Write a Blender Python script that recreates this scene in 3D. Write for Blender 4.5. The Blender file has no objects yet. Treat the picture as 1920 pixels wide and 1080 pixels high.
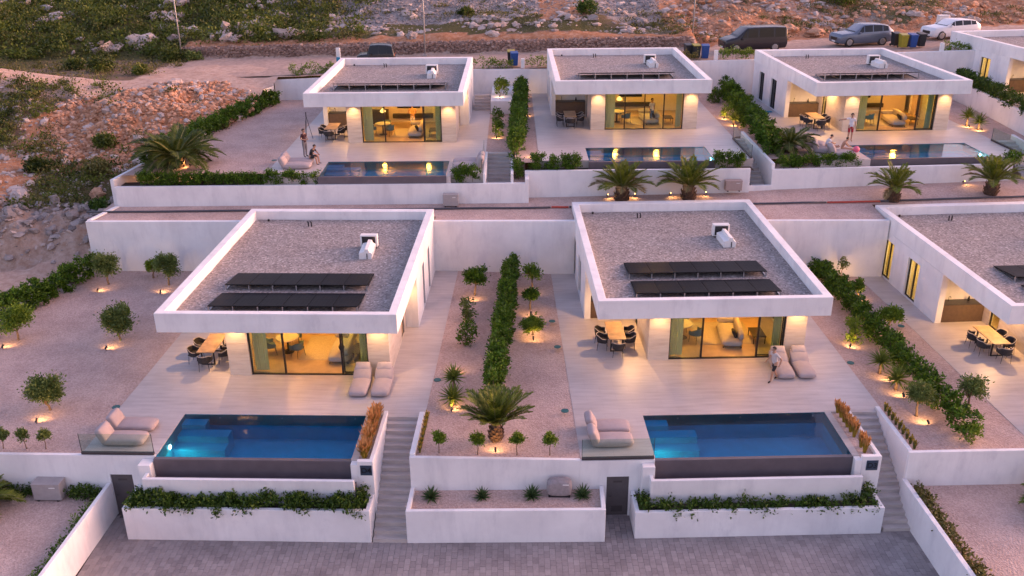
import bpy, bmesh, math, random
import numpy as np
from mathutils import Vector, Matrix, Euler, noise as mnoise

scene = bpy.context.scene
COL = scene.collection
R = math.radians

# ------------------------------------------------------------------ camera
cam_d = bpy.data.cameras.new("camera")
cam = bpy.data.objects.new("camera", cam_d)
COL.objects.link(cam)
cam_d.sensor_width = 36.0
cam_d.lens = 32.264
cam_d.clip_start = 0.5
cam_d.clip_end = 2000.0
cam.matrix_world = (Matrix.Translation((0, 0, 18.8246)) @ Euler((math.pi / 2 - 0.4023, 0, 0)).to_matrix().to_4x4()
                    @ Matrix.Rotation(-0.0096, 4, 'Z'))
scene.camera = cam

# ------------------------------------------------------------------ world, sun, exposure
SUN_EL, SUN_AZ = R(7.0), R(72.0)          # azimuth measured from +Y (away) towards +X (right)
world = bpy.data.worlds.new("World")
scene.world = world
world.use_nodes = True
wn = world.node_tree
wn.nodes.clear()
w_out = wn.nodes.new("ShaderNodeOutputWorld")
w_bg = wn.nodes.new("ShaderNodeBackground")
w_sky = wn.nodes.new("ShaderNodeTexSky")
w_sky.sky_type = 'NISHITA'
w_sky.sun_disc = False
w_sky.sun_elevation = SUN_EL
w_sky.sun_rotation = SUN_AZ
w_sky.dust_density = 3.0
w_sky.ozone_density = 2.0
w_mul = wn.nodes.new("ShaderNodeMixRGB")
w_mul.blend_type = 'MULTIPLY'
w_mul.inputs[0].default_value = 1.0
w_mul.inputs[2].default_value = (1.0, 0.63, 0.64, 1)      # rosy tint multiplied into the colour of the whole sky
wn.links.new(w_sky.outputs[0], w_mul.inputs[1])
wn.links.new(w_mul.outputs[0], w_bg.inputs[0])
w_bg.inputs[1].default_value = 0.15
wn.links.new(w_bg.outputs[0], w_out.inputs[0])

sun_d = bpy.data.lights.new("sun", 'SUN')
sun_d.energy = 0.5
sun_d.angle = R(60)
sun_d.color = (1.0, 0.60, 0.47)
sun = bpy.data.objects.new("sun", sun_d)
COL.objects.link(sun)
sd = Vector((math.sin(SUN_AZ) * math.cos(SUN_EL), math.cos(SUN_AZ) * math.cos(SUN_EL), math.sin(SUN_EL)))
sun.rotation_euler = sd.to_track_quat('Z', 'Y').to_euler()
sun.location = (60, 60, 60)

scene.view_settings.view_transform = 'Standard'
scene.view_settings.look = 'None'
scene.view_settings.exposure = 2.75
scene.view_settings.gamma = 1.0
scene.view_settings.use_curve_mapping = False
scene.cycles.use_denoising = True
scene.cycles.max_bounces = 8
scene.cycles.diffuse_bounces = 3
scene.cycles.glossy_bounces = 3
scene.cycles.transmission_bounces = 4
scene.cycles.transparent_max_bounces = 12
scene.cycles.caustics_reflective = False
scene.cycles.caustics_refractive = False
scene.cycles.sample_clamp_indirect = 4.0

# ------------------------------------------------------------------ lots (x, y, z, turn): origin = front left corner of the roof on terrace level
LOT = dict(D4=(-14.5885, 33.9647, 0.0, -.0353), D3=(3.6162, 35.182, -.1872, .0179), E=(20.715, 34.649, -.349, .047),
           A=(-12.813, 56.856, 4.409, -.006), B=(2.856, 58.465, 4.721, -.001), C=(19.187, 57.692, 4.603, .037),
           F=(36.8, 62.04, 5.269, .101))
SAY = dict(D4="villa D4", D3="villa D3", E="the cropped lower villa", A="the upper villa by the rubble",
           B="the upper middle villa", C="the pink ball villa", F="the cropped corner villa")
W, D = 9.9314, 13.66
ZS = -2.65          # street level


def at(lot, x, y, z=0.0):
    o = LOT[lot]
    c, s = math.cos(o[3]), math.sin(o[3])
    return (o[0] + c * x - s * y, o[1] + s * x + c * y, o[2] + z)


def th(lot):
    return LOT[lot][3]


# ------------------------------------------------------------------ object helpers
def tag(o, label=None, cat=None, group=None, kind=None):
    if label: o["label"] = label
    if cat: o["category"] = cat
    if group: o["group"] = group
    if kind: o["kind"] = kind
    return o


def thing(name, label, cat, loc=(0, 0, 0), rz=0.0, group=None):
    o = bpy.data.objects.new(name, None)
    o.empty_display_size = 0.2
    COL.objects.link(o)
    o.location = loc
    o.rotation_euler = (0, 0, rz)
    return tag(o, label, cat, group)


def link(name, me, parent=None, loc=None, rot=None):
    o = bpy.data.objects.new(name, me)
    COL.objects.link(o)
    if parent: o.parent = parent
    if loc is not None: o.location = loc
    if rot is not None: o.rotation_euler = rot if hasattr(rot, '__len__') else (0, 0, rot)
    return o


def copy_tree(o, parent=None):
    c = o.copy()
    COL.objects.link(c)
    c.parent = parent
    for ch in list(o.children):
        copy_tree(ch, c)
    return c


class MB:
    """collects simple shapes, then builds ONE mesh object"""
    def __init__(self):
        self.v, self.f, self.m = [], [], []

    def add(self, vs, fs, mi=0):
        n = len(self.v)
        self.v.extend([tuple(p) for p in vs])
        for q in fs:
            self.f.append([i + n for i in q])
            self.m.append(mi)
        return self

    def box(self, x0, x1, y0, y1, z0, z1, mi=0):
        if x0 > x1: x0, x1 = x1, x0
        if y0 > y1: y0, y1 = y1, y0
        vs = [(x0, y0, z0), (x1, y0, z0), (x1, y1, z0), (x0, y1, z0), (x0, y0, z1), (x1, y0, z1), (x1, y1, z1), (x0, y1, z1)]
        return self.add(vs, [(0, 3, 2, 1), (4, 5, 6, 7), (0, 1, 5, 4), (1, 2, 6, 5), (2, 3, 7, 6), (3, 0, 4, 7)], mi)

    def xbox(self, M, sx, sy, sz, mi=0):
        vs = [M @ Vector((a * sx / 2, b * sy / 2, c * sz / 2)) for c in (-1, 1) for a, b in ((-1, -1), (1, -1), (1, 1), (-1, 1))]
        return self.add(vs, [(0, 3, 2, 1), (4, 5, 6, 7), (0, 1, 5, 4), (1, 2, 6, 5), (2, 3, 7, 6), (3, 0, 4, 7)], mi)

    def prism(self, poly, z0, z1, mi=0):
        n = len(poly)
        zt = z1 if hasattr(z1, '__len__') else [z1] * n
        zb = z0 if hasattr(z0, '__len__') else [z0] * n
        vs = [(x, y, zb[i]) for i, (x, y) in enumerate(poly)] + [(x, y, zt[i]) for i, (x, y) in enumerate(poly)]
        fs = [tuple(range(n - 1, -1, -1)), tuple(range(n, 2 * n))] + [(i, (i + 1) % n, (i + 1) % n + n, i + n) for i in range(n)]
        return self.add(vs, fs, mi)

    def tube(self, pts, rad, n=8, mi=0, cap=True):
        pts = [Vector(p) for p in pts]
        k = len(pts)
        rad = rad if hasattr(rad, '__len__') else [rad] * k
        vs, fs = [], []
        up = Vector((0.13, 0.21, 0.97)).normalized()
        for i, p in enumerate(pts):
            t = (pts[min(i + 1, k - 1)] - pts[max(i - 1, 0)]).normalized()
            a = t.cross(up)
            if a.length < 1e-3: a = t.cross(Vector((1, 0, 0)))
            a.normalize()
            b = t.cross(a).normalized()
            for j in range(n):
                q = 2 * math.pi * j / n
                vs.append(p + (a * math.cos(q) + b * math.sin(q)) * rad[i])
        for i in range(k - 1):
            for j in range(n):
                fs.append((i * n + j, i * n + (j + 1) % n, (i + 1) * n + (j + 1) % n, (i + 1) * n + j))
        if cap:
            fs.append(tuple(range(n - 1, -1, -1)))
            fs.append(tuple((k - 1) * n + j for j in range(n)))
        return self.add(vs, fs, mi)

    def lathe(self, prof, n=16, c=(0, 0, 0), mi=0, sx=1.0, sy=1.0):
        vs, fs = [], []
        k = len(prof)
        for r, z in prof:
            for j in range(n):
                q = 2 * math.pi * j / n
                vs.append((c[0] + r * sx * math.cos(q), c[1] + r * sy * math.sin(q), c[2] + z))
        for i in range(k - 1):
            for j in range(n):
                fs.append((i * n + j, i * n + (j + 1) % n, (i + 1) * n + (j + 1) % n, (i + 1) * n + j))
        fs.append(tuple(range(n - 1, -1, -1)))
        fs.append(tuple((k - 1) * n + j for j in range(n)))
        return self.add(vs, fs, mi)

    def mesh(self, name, mats, smooth=False):
        me = bpy.data.meshes.new(name)
        me.from_pydata([tuple(p) for p in self.v], [], self.f)
        for m in (mats if isinstance(mats, (list, tuple)) else [mats]):
            me.materials.append(M[m])
        me.polygons.foreach_set("material_index", self.m)
        me.polygons.foreach_set("use_smooth", [smooth] * len(self.f))
        me.update()
        return me

    def build(self, name, mats, parent=None, loc=None, rot=None, smooth=False, bevel=0.0, seg=2, sub=0):
        o = link(name, self.mesh(name, mats, smooth or bevel > 0 and sub > 0), parent, loc, rot)
        if bevel:
            b = o.modifiers.new("bevel", 'BEVEL')
            b.width = bevel
            b.segments = seg
            b.limit_method = 'ANGLE'
            b.angle_limit = R(40)
            b.harden_normals = False
        if sub:
            s = o.modifiers.new("sub", 'SUBSURF')
            s.levels = s.render_levels = sub
        return o


def np_object(name, V, Q, mats, parent=None, loc=None, rot=None, smooth=False, mi=None):
    """fast mesh from numpy arrays; Q (n,k) faces of k corners"""
    me = bpy.data.meshes.new(name)
    V = np.asarray(V, np.float32)
    Q = np.asarray(Q, np.int32)
    k = Q.shape[1]
    me.vertices.add(len(V))
    me.vertices.foreach_set("co", V.ravel())
    me.loops.add(Q.size)
    me.loops.foreach_set("vertex_index", Q.ravel())
    me.polygons.add(len(Q))
    me.polygons.foreach_set("loop_start", np.arange(0, Q.size, k, dtype=np.int32))
    for m in (mats if isinstance(mats, (list, tuple)) else [mats]):
        me.materials.append(M[m])
    if mi is not None: me.polygons.foreach_set("material_index", np.asarray(mi, np.int32))
    me.polygons.foreach_set("use_smooth", np.full(len(Q), smooth))
    me.update(calc_edges=True)
    me.validate()
    return link(name, me, parent, loc, rot)


# ------------------------------------------------------------------ materials
M = {}


class NT:
    def __init__(self, name):
        self.mat = bpy.data.materials.new(name)
        self.mat.use_nodes = True
        self.t = self.mat.node_tree
        self.t.nodes.clear()
        self.out = self.n("OutputMaterial")
        M[name] = self.mat

    def n(self, typ, **kw):
        nd = self.t.nodes.new("ShaderNode" + typ)
        for k, v in kw.items(): setattr(nd, k, v)
        return nd

    def l(self, a, b):
        self.t.links.new(a, b)

    def coords(self, scale=(1, 1, 1), kind='Object', jitter=True):
        tc = self.n("TexCoord")
        mp = self.n("Mapping")
        mp.inputs['Scale'].default_value = scale
        self.l(tc.outputs[kind], mp.inputs['Vector'])
        if jitter:
            oi = self.n("ObjectInfo")
            mu = self.n("Math", operation='MULTIPLY')
            mu.inputs[1].default_value = 37.0
            self.l(oi.outputs['Random'], mu.inputs[0])
            self.l(mu.outputs[0], mp.inputs['Location'])
        return mp.outputs[0]

    def noise(self, vec, scale, detail=4, rough=.55):
        a = self.n("TexNoise")
        a.inputs['Scale'].default_value = scale
        a.inputs['Detail'].default_value = detail
        a.inputs['Roughness'].default_value = rough
        self.l(vec, a.inputs['Vector'])
        return a.outputs['Fac']

    def ramp(self, fac, stops):
        r = self.n("ValToRGB")
        e = r.color_ramp.elements
        while len(e) < len(stops): e.new(0.5)
        for i, (p, c) in enumerate(stops):
            e[i].position = p
            e[i].color = (*c, 1) if len(c) == 3 else c
        self.l(fac, r.inputs[0])
        return r.outputs[0]

    def mix(self, fac, a, b, mode='MIX'):
        m = self.n("MixRGB", blend_type=mode)
        for i, x in enumerate((fac, a, b)):
            if isinstance(x, (int, float)): m.inputs[i].default_value = x if i == 0 else (x, x, x, 1)
            elif isinstance(x, tuple): m.inputs[i].default_value = (*x, 1) if len(x) == 3 else x
            else: self.l(x, m.inputs[i])
        return m.outputs[0]

    def bump(self, h, strength, dist=.02):
        b = self.n("Bump")
        b.inputs['Strength'].default_value = strength
        b.inputs['Distance'].default_value = dist
        self.l(h, b.inputs['Height'])
        return b.outputs[0]

    def pbr(self, col, rough=.6, metal=0., normal=None, spec=.5, emit=None, estr=0., trans=0.):
        p = self.n("BsdfPrincipled")
        if isinstance(col, tuple): p.inputs['Base Color'].default_value = (*col, 1)
        else: self.l(col, p.inputs['Base Color'])
        if isinstance(rough, (int, float)): p.inputs['Roughness'].default_value = rough
        else: self.l(rough, p.inputs['Roughness'])
        p.inputs['Metallic'].default_value = metal
        p.inputs['Specular IOR Level'].default_value = spec
        if normal is not None: self.l(normal, p.inputs['Normal'])
        if emit:
            p.inputs['Emission Color'].default_value = (*emit, 1)
            p.inputs['Emission Strength'].default_value = estr
        if trans: p.inputs['Transmission Weight'].default_value = trans
        return p.outputs[0]

    def done(self, sh):
        self.l(sh, self.out.inputs['Surface'])
        return self.mat


def simple(name, col, rough=.6, metal=0., var=.12, scale=6., bump=.0, bscale=60., spec=.5, emit=None, estr=0.):
    t = NT(name)
    v = t.coords()
    n = t.noise(v, scale)
    a = tuple(max(0, c * (1 - var)) for c in col)
    b = tuple(min(1, c * (1 + var)) for c in col)
    c = t.ramp(n, [(.3, a), (.7, b)])
    nm = t.bump(t.noise(v, bscale, 3), bump, .01) if bump else None
    return t.done(t.pbr(c, rough, metal, nm, spec, emit, estr))


def emitter(name, col, s):
    t = NT(name)
    e = t.n("Emission")
    e.inputs[0].default_value = (*col, 1)
    e.inputs[1].default_value = s
    return t.done(e.outputs[0])


def make_materials():
    # white painted render with faint stains and roller texture
    t = NT("white_render")
    v = t.coords((1, 1, 1))
    v2 = t.coords((1, 1, .22))
    big = t.noise(v, .5, 5, .6)
    drip = t.noise(v2, 1.6, 6, .65)
    c = t.ramp(big, [(.3, (.70, .69, .70)), (.65, (.83, .82, .82))])
    st = t.ramp(drip, [(.50, (1, 1, 1)), (.74, (.83, .83, .85))])
    c = t.mix(.85, c, st, 'MULTIPLY')
    sm = t.ramp(t.noise(t.coords((1, 1, .6)), 1.1, 7, .7), [(.58, (1, 1, 1)), (.68, (.88, .88, .90))])
    c = t.mix(.8, c, sm, 'MULTIPLY')
    t.done(t.pbr(c, .8, normal=t.bump(t.noise(v, 45, 4), .12, .01), spec=.3))
    # pale stone cladding slab
    t = NT("pale_stone")
    v = t.coords((.5, 1, 3.5))
    a = t.noise(v, 2.2, 7, .6)
    c = t.ramp(a, [(.25, (.46, .37, .30)), (.5, (.60, .51, .43)), (.75, (.68, .60, .52))])
    oi = t.n("ObjectInfo")
    c = t.mix(.18, c, t.ramp(oi.outputs['Random'], [(0, (.50, .42, .35)), (1, (.72, .64, .56))]))
    t.done(t.pbr(c, .6, normal=t.bump(a, .25, .01), spec=.35))
    # terrace porcelain with long streaks
    t = NT("terrace_tile")
    v = t.coords((.35, 2.6, 1))
    a = t.noise(v, 2.4, 8, .62)
    v3 = t.coords((1, 1, 1))
    big = t.noise(v3, .35, 3)
    br = t.n("TexBrick")
    br.offset = .5
    br.inputs['Scale'].default_value = 1.0
    br.inputs['Mortar Size'].default_value = .006
    br.inputs['Mortar Smooth'].default_value = .2
    br.inputs['Brick Width'].default_value = 1.2
    br.inputs['Row Height'].default_value = .6
    br.inputs['Color1'].default_value = (.95, .95, .95, 1)
    br.inputs['Color2'].default_value = (1.0, 1.0, 1.0, 1)
    br.inputs['Mortar'].default_value = (.78, .76, .76, 1)
    t.l(v3, br.inputs['Vector'])
    c = t.ramp(a, [(.2, (.35, .295, .28)), (.42, (.48, .415, .395)), (.6, (.56, .495, .47)), (.8, (.63, .565, .535))])
    c = t.mix(.85, c, br.outputs['Color'], 'MULTIPLY')
    c = t.mix(.35, c, t.ramp(big, [(.3, (.36, .325, .315)), (.7, (.58, .54, .525))]))
    t.done(t.pbr(c, .42, normal=t.bump(br.outputs['Fac'], -.25, .004), spec=.4))
    # fine garden gravel (pinkish limestone)
    t = NT("garden_gravel")
    v = t.coords((1, 1, 1), jitter=False)
    vo = t.n("TexVoronoi")
    vo.inputs['Scale'].default_value = 17
    t.l(v, vo.inputs['Vector'])
    big = t.noise(v, .6, 4)
    fine = t.noise(v, 9, 6, .7)
    c = t.ramp(vo.outputs['Color'], [(0, (.25, .170, .145)), (.45, (.50, .36, .315)), (1, (.74, .57, .51))])
    c = t.mix(.4, c, t.ramp(fine, [(.35, (.33, .23, .20)), (.65, (.66, .50, .445))]))
    c = t.mix(.4, c, t.ramp(big, [(.3, (.33, .23, .20)), (.7, (.66, .495, .44))]))
    dr = t.noise(t.coords((1, .35, 1), jitter=False), 3.0, 3)
    c = t.mix(.5, c, t.ramp(dr, [(.3, (.86, .85, .85)), (.7, (1, 1, 1))]), 'MULTIPLY')
    t.done(t.pbr(c, .85, normal=t.bump(vo.outputs['Distance'], .7, .03), spec=.2))
    # coarse grey roof gravel
    t = NT("roof_gravel")
    v = t.coords((1, 1, 1))
    vo = t.n("TexVoronoi")
    vo.inputs['Scale'].default_value = 12
    t.l(v, vo.inputs['Vector'])
    big = t.noise(v, .8, 4)
    fine = t.noise(v, 7, 6, .75)
    c = t.ramp(vo.outputs['Color'], [(0, (.07, .06, .062)), (.35, (.24, .21, .20)), (.8, (.44, .40, .38)), (1, (.85, .80, .77))])
    c = t.mix(.35, c, t.ramp(fine, [(.35, (.13, .115, .112)), (.65, (.46, .415, .40))]))
    c = t.mix(.2, c, t.ramp(big, [(.3, (.18, .16, .155)), (.7, (.33, .30, .285))]))
    t.done(t.pbr(c, .9, normal=t.bump(vo.outputs['Distance'], .5, .02), spec=.1))
    # stone of the stairs
    t = NT("step_stone")
    v = t.coords((.4, 2, 1))
    a = t.noise(v, 3, 7, .6)
    c = t.ramp(a, [(.25, (.36, .31, .29)), (.55, (.50, .45, .425)), (.8, (.58, .53, .50))])
    t.done(t.pbr(c, .55, spec=.35))
    # pavers
    t = NT("paver_grey")
    v = t.coords((1, 1, 1), kind='Object')
    oi = t.n("ObjectInfo")
    ge = t.n("NewGeometry")
    r = t.n("Math", operation='ADD')
    t.l(oi.outputs['Random'], r.inputs[0])
    t.l(ge.outputs['Random Per Island'], r.inputs[1])
    fr = t.n("Math", operation='FRACT')
    t.l(r.outputs[0], fr.inputs[0])
    c = t.ramp(fr.outputs[0], [(0, (.24, .21, .21)), (1, (.36, .32, .315))])
    c = t.mix(.3, c, t.ramp(t.noise(v, 14, 5, .7), [(.3, (.2, .175, .175)), (.7, (.40, .355, .35))]))
    stn = t.noise(ge.outputs['Position'], .55, 5, .65)
    c = t.mix(1.0, c, t.ramp(stn, [(.32, (.74, .73, .74)), (.5, (.97, .97, .97)), (.7, (1.06, 1.05, 1.04))]), 'MULTIPLY')
    t.done(t.pbr(c, .75, normal=t.bump(t.noise(v, 60, 3), .2, .01), spec=.3))
    simple("paver_joint", (.13, .115, .115), .95)
    # pool
    simple("pool_tile", (.115, .098, .112), .4, var=.12, scale=2.5, spec=.5)
    simple("pool_inside", (.07, .54, .70), .5, var=.08, scale=2.0)
    t = NT("pool_water")
    v = t.coords((1, 1, 1))
    wv = t.noise(v, 2.2, 3, .5)
    bn = t.bump(wv, .085, .1)
    fr = t.n("Fresnel")
    fr.inputs['IOR'].default_value = 1.33
    t.l(bn, fr.inputs['Normal'])
    gl = t.n("BsdfGlossy")
    gl.inputs['Roughness'].default_value = .012
    t.l(bn, gl.inputs['Normal'])
    tr = t.n("BsdfTransparent")
    tr.inputs[0].default_value = (.24, .74, .93, 1)
    mx = t.n("MixShader")
    t.l(fr.outputs[0], mx.inputs[0])
    t.l(tr.outputs[0], mx.inputs[1])
    t.l(gl.outputs[0], mx.inputs[2])
    t.done(mx.outputs[0])
    # architectural glass, slightly green
    for nm, tint in (("window_glass", (.86, .93, .90)), ("rail_glass", (.84, .92, .88)), ("dark_glass", (.10, .11, .12))):
        t = NT(nm)
        fr = t.n("Fresnel")
        fr.inputs['IOR'].default_value = 1.5
        gl = t.n("BsdfGlossy")
        gl.inputs['Roughness'].default_value = .02
        tr = t.n("BsdfTransparent")
        tr.inputs[0].default_value = (*tint, 1)
        mx = t.n("MixShader")
        ge = t.n("NewGeometry")
        fm = t.n("Math", operation='SUBTRACT')
        fm.inputs[0].default_value = 1.0
        t.l(ge.outputs['Backfacing'], fm.inputs[1])
        fk = t.n("Math", operation='MULTIPLY')
        t.l(fr.outputs[0], fk.inputs[0])
        t.l(fm.outputs[0], fk.inputs[1])
        t.l(fk.outputs[0], mx.inputs[0])
        t.l(tr.outputs[0], mx.inputs[1])
        t.l(gl.outputs[0], mx.inputs[2])
        t.done(mx.outputs[0])
    # solar cells with fine lines
    t = NT("solar_cell")
    v = t.coords((1, 1, 1), jitter=False)
    br = t.n("TexBrick")
    br.offset = 0
    br.inputs['Scale'].default_value = 1
    br.inputs['Mortar Size'].default_value = .004
    br.inputs['Brick Width'].default_value = .165
    br.inputs['Row Height'].default_value = .15
    br.inputs['Color1'].default_value = (.006, .0065, .010, 1)
    br.inputs['Color2'].default_value = (.010, .011, .015, 1)
    br.inputs['Mortar'].default_value = (.03, .03, .034, 1)
    t.l(v, br.inputs['Vector'])
    t.done(t.pbr(br.outputs['Color'], .35, spec=.03))
    simple("panel_frame", (.008, .008, .009), .6, spec=.1)
    simple("dark_metal", (.018, .018, .02), .45, spec=.4)
    simple("bronze_metal", (.05, .043, .045), .5)
    simple("galvanised", (.45, .45, .46), .4, metal=.8)
    simple("door_grey", (.085, .075, .078), .5, var=.08)
    simple("unit_white", (.72, .71, .70), .5, var=.05)
    simple("unit_grey", (.34, .31, .31), .6, var=.08)
    simple("unit_taupe", (.36, .28, .26), .6, var=.08)
    simple("cover_cloth", (.27, .24, .25), .85, var=.15, scale=9, bump=.3, bscale=12)
    simple("fabric_beige", (.39, .325, .325), .9, var=.06, scale=5, bump=.15, bscale=160)
    simple("fabric_pillow", (.45, .375, .365), .9, var=.06, scale=5, bump=.15, bscale=160)
    simple("fabric_grey", (.36, .34, .34), .9, var=.07, bump=.15, bscale=160)
    simple("fabric_dark", (.035, .030, .030), .9, var=.2)
    simple("weave_light", (.42, .36, .33), .8, var=.2, scale=80)
    simple("chair_teal", (.10, .16, .19), .8)
    simple("table_wood", (.40, .26, .15), .5, var=.25, scale=3)
    simple("oak_floor", (.48, .36, .23), .45, var=.1, scale=3)
    simple("interior_wall", (.72, .64, .52), .8, var=.03)
    simple("kitchen_brown", (.10, .065, .045), .55, var=.15)
    simple("cabinet_dark", (.035, .032, .035), .4)
    for nm, cc in (("curtain_sheer", (.42, .53, .52)), ("curtain_gold", (.60, .50, .26))):
        t = NT(nm)
        df = t.n("BsdfDiffuse")
        tl = t.n("BsdfTranslucent")
        for z_ in (df, tl): z_.inputs[0].default_value = (*cc, 1)
        mx = t.n("MixShader")
        mx.inputs[0].default_value = .45
        t.l(df.outputs[0], mx.inputs[1])
        t.l(tl.outputs[0], mx.inputs[2])
        t.done(mx.outputs[0])
    simple("rug_grey", (.42, .38, .33), .95, var=.15, scale=20)
    simple("valve_teal", (.015, .10, .10), .5)
    simple("pipe_dark", (.06, .06, .075), .5)
    simple("pipe_red", (.42, .055, .035), .5)
    simple("concrete", (.40, .37, .36), .8, var=.15, bump=.2)
    simple("soil", (.06, .042, .032), .95, var=.3, bump=.5, bscale=20)
    simple("sign_plate", (.028, .05, .085), .35, spec=.6)
    simple("sign_letter", (.006, .008, .014), .4)
    simple("orange_cushion", (.5, .28, .08), .8)
    simple("blue_towel", (.03, .22, .36), .9)
    simple("pink_vinyl", (.75, .13, .22), .4)
    simple("bin_blue", (.012, .06, .24), .5)
    simple("bin_black", (.02, .022, .025), .5)
    simple("bin_yellow", (.30, .25, .02), .5)
    simple("trunk_bark", (.17, .115, .075), .9, var=.3, scale=14, bump=.6, bscale=25)
    simple("palm_bark", (.105, .062, .04), .95, var=.45, scale=18, bump=.9, bscale=24)
    simple("rachis", (.16, .17, .05), .7)
    simple("tyre_rubber", (.015, .015, .016), .8)
    simple("rim_alloy", (.30, .30, .31), .35, metal=.7)
    simple("paint_silver", (.13, .16, .22), .25, metal=.35, var=.02)
    simple("paint_white", (.68, .68, .70), .25, var=.02)
    simple("paint_black", (.012, .013, .016), .25, var=.02)
    simple("paint_grey", (.028, .026, .032), .25, metal=.2, var=.03)
    simple("headlamp", (.60, .62, .66), .15, var=.02)
    simple("tail_lamp", (.30, .02, .015), .2)
    simple("pole_steel", (.34, .34, .34), .5, metal=.4)
    simple("skin", (.43, .24, .16), .6, var=.05)
    simple("hair_dark", (.025, .018, .014), .7)
    simple("cloth_black", (.022, .018, .02), .9)
    simple("cloth_maroon", (.055, .02, .025), .9)
    simple("cloth_white", (.68, .66, .68), .9)
    simple("cloth_red", (.36, .022, .03), .9)
    simple("cloth_grey", (.17, .16, .17), .9)
    simple("cloth_orange", (.55, .30, .12), .9)
    simple("cloth_blue", (.09, .14, .24), .9)
    # foliage, colour varies leaf by leaf
    def leaf(name, dark, light, mixn=.35, nsc=2.6):
        t = NT(name)
        ge = t.n("NewGeometry")
        oi = t.n("ObjectInfo")
        v = t.coords((1, 1, 1))
        c = t.ramp(ge.outputs['Random Per Island'], [(0, dark), (1, light)])
        c = t.mix(mixn, c, t.ramp(t.noise(v, nsc, 3), [(.35, dark), (.65, light)]))
        p = t.pbr(c, .55, spec=.3)
        tl = t.n("BsdfTranslucent")
        t.l(c, tl.inputs[0])
        mx = t.n("MixShader")
        mx.inputs[0].default_value = .25
        t.l(p, mx.inputs[1])
        t.l(tl.outputs[0], mx.inputs[2])
        t.done(mx.outputs[0])
    leaf("leaf_hedge", (.012, .036, .003), (.13, .25, .016))
    leaf("leaf_hedge_dark", (.012, .032, .005), (.095, .17, .018))
    leaf("leaf_olive", (.06, .10, .02), (.20, .26, .07))
    leaf("leaf_citrus", (.055, .11, .008), (.22, .32, .03))
    leaf("leaf_bush", (.018, .034, .005), (.155, .195, .028), .65, .45)
    leaf("leaf_scrub", (.065, .068, .018), (.20, .185, .055))
    leaf("leaf_palm", (.06, .09, .010), (.22, .26, .035))
    leaf("leaf_palm_dark", (.030, .052, .008), (.12, .155, .025))
    leaf("leaf_palm_dry", (.13, .10, .04), (.26, .19, .09))
    leaf("leaf_yucca", (.06, .095, .012), (.21, .27, .05))
    leaf("leaf_agave", (.03, .065, .022), (.11, .18, .065))
    leaf("grass_gold", (.20, .17, .02), (.50, .33, .05))
    leaf("grass_plume", (.45, .20, .06), (.65, .36, .14))
    leaf("grass_green", (.08, .10, .02), (.20, .21, .06))
    leaf("grass_dry", (.10, .085, .035), (.24, .19, .09))
    # rocks
    for nm, a, b in (("rock_grey", (.13, .11, .105), (.40, .35, .335)), ("rock_orange", (.27, .115, .05), (.66, .40, .27)),
                     ("rock_pale", (.26, .205, .185), (.58, .49, .45)), ("rock_wall", (.14, .085, .070), (.48, .34, .28))):
        t = NT(nm)
        ge = t.n("NewGeometry")
        v = t.coords((1, 1, 1))
        c = t.ramp(ge.outputs['Random Per Island'], [(0, a), (1, b)])
        c = t.mix(.35, c, t.ramp(t.noise(v, 5, 6, .7), [(.35, a), (.65, b)]))
        t.done(t.pbr(c, .9, normal=t.bump(t.noise(v, 8, 6, .7), .5, .05), spec=.2))
    # hillside: colour attribute 'zone' (r green, g red earth, b grey rock) with noise
    t = NT("hillside")
    v = t.coords((1, 1, 1), jitter=False)
    at_ = t.n("VertexColor", layer_name="zone")
    sp = t.n("SeparateColor")
    t.l(at_.outputs[0], sp.inputs[0])
    n1 = t.noise(v, 2.2, 8, .72)
    n2 = t.noise(v, .45, 5, .6)
    n3 = t.noise(v, 9, 6, .75)
    soil = t.ramp(n1, [(.25, (.10, .065, .045)), (.5, (.22, .15, .105)), (.75, (.36, .27, .21))])
    green = t.ramp(n3, [(.3, (.05, .05, .018)), (.5, (.10, .09, .035)), (.7, (.19, .155, .07))])
    red = t.ramp(n1, [(.25, (.27, .10, .045)), (.5, (.45, .22, .12)), (.75, (.60, .40, .29))])
    grey = t.ramp(n3, [(.25, (.13, .115, .11)), (.5, (.28, .25, .24)), (.75, (.46, .42, .40))])
    dirt = t.ramp(n1, [(.25, (.34, .215, .165)), (.5, (.50, .36, .29)), (.75, (.62, .48, .40))])

    def soft(ch, nz, k=1.0):
        a = t.n("Math", operation='ADD')
        t.l(ch, a.inputs[0])
        m2 = t.n("Math", operation='MULTIPLY_ADD')
        t.l(nz, m2.inputs[0])
        m2.inputs[1].default_value = 1.3 * k
        m2.inputs[2].default_value = -.65 * k
        t.l(m2.outputs[0], a.inputs[1])
        mr = t.n("MapRange")
        mr.inputs[1].default_value = .35
        mr.inputs[2].default_value = .65
        t.l(a.outputs[0], mr.inputs[0])
        return mr.outputs[0]
    c = t.mix(soft(sp.outputs[0], n1), soil, green)
    c = t.mix(soft(sp.outputs[1], n2), c, red)
    c = t.mix(soft(sp.outputs[2], n1), c, grey)
    al = at_.outputs[1]
    c = t.mix(soft(al, n2, .5), dirt, c)
    t.done(t.pbr(c, .95, normal=t.bump(t.noise(v, 5, 9, .75), .9, .12), spec=.1))
    emitter("lamp_warm", (1.0, .5, .16), 1.3)
    emitter("lamp_pool", (.85, 1.0, .95), 4.0)
    emitter("pendant_glow", (1.0, .5, .12), .6)


make_materials()
# ------------------------------------------------------------------ lamps
WARM = (1.0, .53, .19)
LAMPS = .5


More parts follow.
